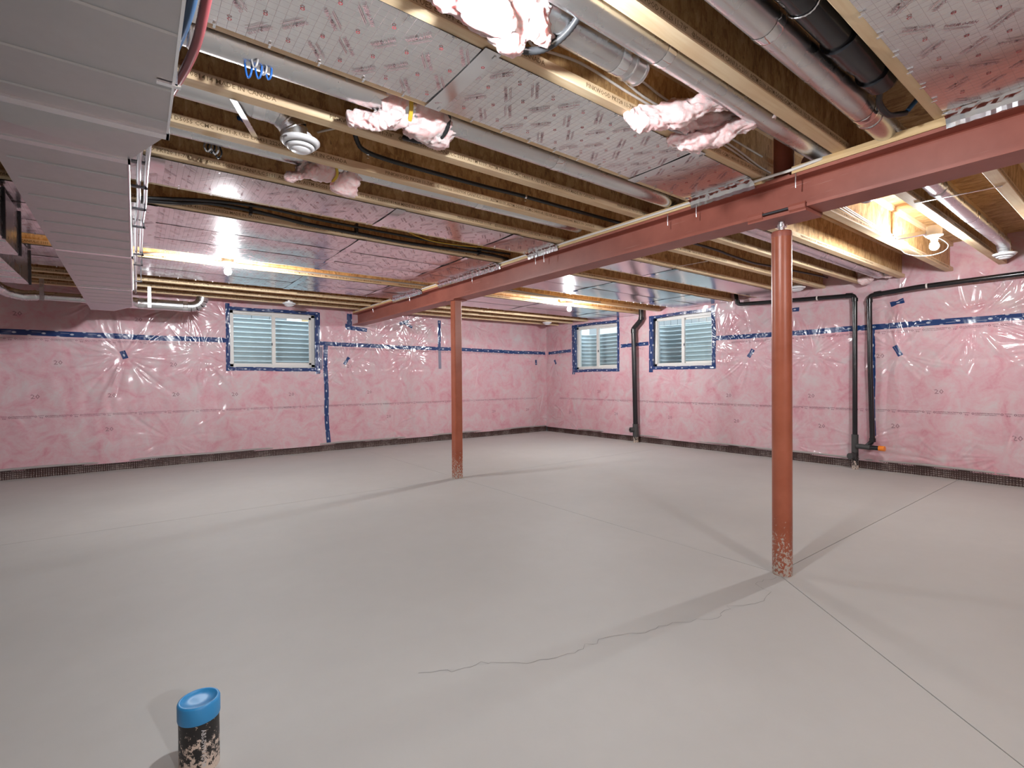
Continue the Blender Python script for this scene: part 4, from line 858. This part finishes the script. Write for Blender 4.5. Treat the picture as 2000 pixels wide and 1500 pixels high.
# floor stub
o = empty('floor_stub', (.138, 1.742, 0), 'short black pipe stub with blue cap standing up from the floor', 'pipe')
MB().lathe([(.0525, -.004), (.0525, .19)], n=40).build('pipe', 'stub_black', o)
MB().lathe([(.0545, .152), (.0555, .156), (.0555, .198), (.053, .2035), (.047, .2045), (.046, .202), (.02, .202), (.004, .2025)], n=40).build('cap', 'cap_blue', o, label='blue plastic cap')
v, f = text_mesh('ABS-DWV ASTM F', .017); rr = .0529; ha = math.atan2(-1.742, -.138)
th = ha + .1 + v[:, 1]/rr; MB().add(np.stack([rr*np.cos(th), rr*np.sin(th), .135 - v[:, 0]*.9], 1), f).build('lettering', 'ink_white', o)
MB().add([((.056+random.random()*.014)*math.cos(a), (.056+random.random()*.014)*math.sin(a), .001) for a in np.linspace(0, 2*PI, 33)[:-1]] + [(0,0,.004)], [(i, (i+1) % 32, 32) for i in range(32)]).build('mortar_skirt', 'concrete', o)
# water pipes beside the trunk duct
pipe('water_pipe', [(.155,.9,2.42), (.150,1.35,2.28), (.142,1.74,2.265), (.118,2.0,2.27), (.103,2.2,2.30), (.095,2.5,2.34)], .0135, 'pex_blue', 'blue water pipe curving along right edge of the trunk duct', spl=True)
pipe('water_pipe', [(.185,1.1,2.28), (.168,1.6,2.215), (.163,1.8,2.205), (.150,1.95,2.205), (.128,2.1,2.205), (.108,2.25,2.215), (.09,2.45,2.24)], .0135, 'pex_red', 'red water pipe curving along right edge of the trunk duct', spl=True)
o = empty('pipe_hanger', (.1,1.71,2.01), 'small metal hanger clip holding the red pipe at the duct edge', 'clip')
sub(o, 'clip_plate', MB().box(.055,.112,1.705,1.722,1.993,1.999), 'bright_metal', o.location); sub(o, 'clip_arm', MB().box(.098,.104,1.705,1.722,1.995,2.2), 'dark_metal', o.location)
for dx, r, lab in ((.012, .0105, 'shiny metal water pipe close to the right edge of narrow duct'), (.042, .010, 'reddish shiny water pipe strapped beside the narrow duct')):
    pipe('water_pipe', [(dx+.025,2.5,2.24), (dx+.012,2.9,2.19), (dx+.01,3.3,2.20), (dx+.012,3.72,2.23), (dx,4.2,2.22), (dx-.002,5.0,2.21), (dx-.006,7.3 if dx < .02 else 5.1,2.20)], r, 'bright_metal' if dx < .02 else 'bright_metal', lab, spl=True)
for i, (y, lab) in enumerate(((2.93, 'nearest'), (3.3, 'second'), (3.72, 'third'), (4.15, 'fourth'), (5.05, 'fifth'), (5.5, 'sixth'), (6.4, 'farthest'))):
    o = MB().box(-.035, .035, -.012, .012, -.016, -.006).box(.022, .03, -.012, .012, -.016, .1).build('pipe_clip', 'dark_metal', None, label=lab + ' black pipe clip along the right side of narrow duct', cat='clip', group='pipe clips beside the duct'); o.location = (.026, y, 2.2)

# ------------------------------------------------------------------ cables and small ceiling things
pipe('conduit', [(.93,2.58,2.47), (.955,2.61,2.43), (1.0,2.62,2.395), (1.14,2.63,2.385), (1.43,2.63,2.383), (1.8,2.64,2.39), (2.1,2.64,2.398), (2.5,2.645,2.40), (3.3,2.645,2.402)], .0125, 'corrugated_black', 'black corrugated conduit curving out below joist, left of beam', 'conduit', spl=True, n=12, ribs=.06, step=.006)
for x, lab in ((1.02, 'metal clip holding black conduit near its bend'), (2.12, 'metal clip holding black conduit midway')):
    o = MB().tube([(-.007,0,0), (.007,0,0)], .0155, 14).box(-.006,.006,-.004,.004,-.03,-.012).build('conduit_clip', 'bright_metal', None, label=lab, cat='clip'); o.location = (x, 2.628, 2.392)
pipe('conduit', [(3.1,2.645,2.40), (4.4,2.64,2.40), (4.75,2.64,2.385), (5.2,2.64,2.37), (5.6,2.64,2.385), (6.6,2.63,2.42), (7.1,2.62,2.43)], .012, 'corrugated_black', 'black conduit in a joist bay right of beam, behind the column', 'conduit', spl=True)
pipe('cable', [(.03,3.88,2.29), (.22,3.92,2.325), (.42,3.93,2.365), (.7,3.93,2.365), (1.05,3.93,2.34), (1.45,3.93,2.335), (1.9,3.93,2.33), (2.65,3.93,2.355), (2.95,3.93,2.345)], .013, 'cable_black', 'thick lower black cable strapped along joist behind narrow foil strip', 'cable', spl=True)
pipe('cable', [(.03,3.86,2.30), (.4,3.86,2.36), (.73,3.87,2.385), (1.15,3.9,2.38), (1.8,3.9,2.375), (2.5,3.9,2.375), (2.95,3.9,2.385)], .010, 'cable_black', 'thinner upper black cable strapped along joist behind narrow foil strip', 'cable', spl=True)
pipe('cable', [(1.7,3.80,2.42), (1.9,3.82,2.37), (2.1,3.84,2.355), (2.4,3.85,2.37), (2.7,3.85,2.40)], .005, 'yellow', 'thin yellow cable above the black cables near the beam', 'cable', spl=True)
for x, lab in ((.66, 'left'), (1.42, 'middle'), (2.6, 'right')):
    o = MB().box(-.008,.008,-.03,.02,-.022,.05).build('cable_strap', 'cable_black', None, label=lab + ' black strap around the pair of black cables', cat='strap', group='cable straps'); o.location = (x, 3.925, 2.355)
pipe('cable', [(-.01,5.62,2.30), (.12,5.58,2.325), (.31,5.6,2.335), (.7,5.62,2.325), (1.3,5.62,2.33), (2.1,5.62,2.335), (2.95,5.62,2.34)], .009, 'cable_grey', 'grey cable along the joist beside the farther left bulb', 'cable', spl=True)
pipe('cable', [(3.1,5.2,2.34), (3.9,5.22,2.335), (4.5,5.24,2.325), (5.2,5.25,2.32), (5.7,5.24,2.33)], .010, 'cable_grey', 'grey cable leading to the bulb right of the far post', 'cable', spl=True)
pipe('cable', [(2.905,8.1,2.305), (2.903,5.6,2.308), (2.903,3.4,2.306), (2.902,2.38,2.298), (2.902,1.43,2.300), (2.902,1.26,2.298), (2.903,1.13,2.305), (2.93,1.07,2.318), (2.98,1.02,2.34)], .0055, 'cable_white', 'white cable stapled along the lumber plate on the beam', 'cable', spl=True, flat=1.5)
YW = 1.412+JW/2-.005-.008
for i, (p, lab) in enumerate((([(1.12,YW-.05,2.37), (1.2,YW,2.42), (1.36,YW,2.465), (1.6,YW,2.478), (1.85,YW,2.43), (2.2,YW,2.425), (2.6,YW,2.42), (2.9,YW,2.385), (3.05,YW,2.38)], 'middle white cable stapled on the joist web left of the beam'),
    ([(1.14,YW-.04,2.38), (1.22,YW,2.40), (1.45,YW,2.43), (1.75,YW,2.412), (2.1,YW,2.40), (2.55,YW,2.40), (2.9,YW,2.365), (3.05,YW,2.362)], 'lowest white cable stapled on the joist web left of the beam'),
    ([(1.5,YW,2.50), (1.8,YW,2.50), (2.0,YW,2.475), (2.35,YW,2.462), (2.6,YW,2.458), (2.95,YW,2.45)], 'highest white cable stapled on the joist web left of the beam'))):
    pipe('cable', p, .0055, 'cable_white', lab, 'cable', spl=True, group='white cables on joist web')
pipe('cable', [(2.42,1.12,2.42), (2.34,1.22,2.36), (2.2,1.33,2.315), (2.05,1.385,2.31), (1.9,1.42,2.33)], .006, 'cable_grey', 'grey cable lying across the folded pink tuft', 'cable', spl=True)
for i, (z, lab) in enumerate(((2.40, 'upper white cable on sunlit web right of beam near bulb'), (2.385, 'middle white cable on sunlit web right of beam near bulb'), (2.365, 'lower white cable on sunlit web right of beam near bulb'))):
    pipe('cable', [(3.1,YW,z+.06), (3.6,YW,z+.045), (4.1,YW,z+.02), (4.6,YW,z), (5.1,YW,z-.012), (5.7,YW,z-.02+.01*i)], .005, 'cable_white', lab, 'cable', spl=True)
pipe('cable', [(5.33,1.19,2.335), (5.42,1.13,2.30), (5.47,1.10,2.25), (5.45,1.14,2.20), (5.38,1.24,2.18), (5.33,1.36,2.22), (5.33,1.42,2.33)], .002, 'cable_grey', 'thin pale cable looping from the lampholder at right', 'cable', spl=True)
# black corrugated loop on the bright tuft and bands on the others
pipe('conduit', [(1.02,1.36,2.30), (1.08,1.345,2.29), (1.15,1.31,2.305), (1.2,1.24,2.35), (1.215,1.15,2.43), (1.20,1.08,2.5)], .0125, 'corrugated_black', 'black corrugated conduit hooked around the brightest pink tuft', 'conduit', spl=True, ribs=.06, step=.006)
pipe('conduit', [(1.13,1.95,2.46), (1.155,1.985,2.375), (1.165,2.03,2.315), (1.14,2.10,2.285), (1.09,2.17,2.30), (1.05,2.24,2.33)], .0125, 'corrugated_black', 'black corrugated conduit bent around the tuft on the long duct', 'conduit', spl=True, ribs=.06, step=.006)
pipe('tie', [(.955,1.96,2.40), (.975,2.0,2.335), (.985,2.05,2.30), (.985,2.10,2.31)], .009, 'yellow', 'yellow band around the tuft on the long duct', 'tie', spl=True, flat=.4)
pipe('tie', [(.90,2.80,2.375), (.925,2.85,2.325), (.915,2.90,2.30), (.895,2.93,2.31)], .008, 'yellow', 'yellow band around the tuft below the nearest diffuser', 'tie', spl=True, flat=.4)
def hank(name, c, n, mat, lab, hgt, wid, r=.004, seed=0):
    r_ = random.Random(seed); mb = MB()
    for i in range(n):
        dx = (i-(n-1)/2)*.011; dy = r_.uniform(-.012, .012); hh = hgt*(.8+.25*r_.random()); mb.tube(spline([(dx-.006, dy, 0), (dx*1.4-wid*.5, dy+.01, -hh*.5), (dx*1.5-wid*.3, dy, -hh*.92), (dx*1.5, dy, -hh), (dx*1.5+wid*.3, dy-.01, -hh*.9), (dx*1.4+wid*.5, dy, -hh*.5), (dx+.006, dy, 0)], 5), r, 6, mi=i % (2 if isinstance(mat, list) else 1))
    o = mb.build(name, mat, None, label=lab, cat='cable'); o.location = c; return o
hank('cable_coil', (.375,2.03,2.43), 5, ['cable_blue', 'cable_grey'], 'coil of blue and grey cables hanging over the long duct', .155, .024, seed=2)
hank('cable_coil', (.325,2.93,2.375), 4, ['cable_grey', 'cable_black'], 'coil of grey cables hanging from a duct at upper left', .075, .03, .0045, seed=4)
hank('cable_coil', (.42,2.712,2.47), 2, 'cable_blue', 'small blue cable end poking through the joist web', .05, .012, .006, seed=5)
o = MB().add([(-.014,0,0), (.014,0,0), (.162,.37,.03), (.134,.37,.03)] + [(-.014,0,.0015), (.014,0,.0015), (.162,.37,.0315), (.134,.37,.0315)], [(3,2,1,0), (4,5,6,7), (0,1,5,4), (1,2,6,5), (2,3,7,6), (3,0,4,7)]).build('hanger_strap', 'galvanized_pipe', None, label='slanted galvanized hanger strap between two joists beside the nearest diffuser', cat='strap'); o.location = (.333, 2.325, 2.312)
o = MB().box(-.006,.006,0,.42,-.002,.002).build('brace_wire', 'galvanized_pipe', None, label='thin metal brace spanning two joists at far right', cat='brace'); o.location = (4.25, .60, 2.315); o.rotation_euler = (0, 0, .15)
o = MB().box(-.004,.004,0,.40,-.002,.002).build('brace_wire', 'cable_white', None, label='thin pale brace spanning two joists left of round column', cat='brace'); o.location = (4.55, 2.75, 2.315); o.rotation_euler = (0, 0, .1)
pipe('cable', [(.865,2.45,2.40), (.85,2.53,2.44), (.80,2.66,2.46), (.78,2.725,2.47)], .006, 'cable_white', 'short white cable end by a hole right of the nearest diffuser', 'cable', spl=True)
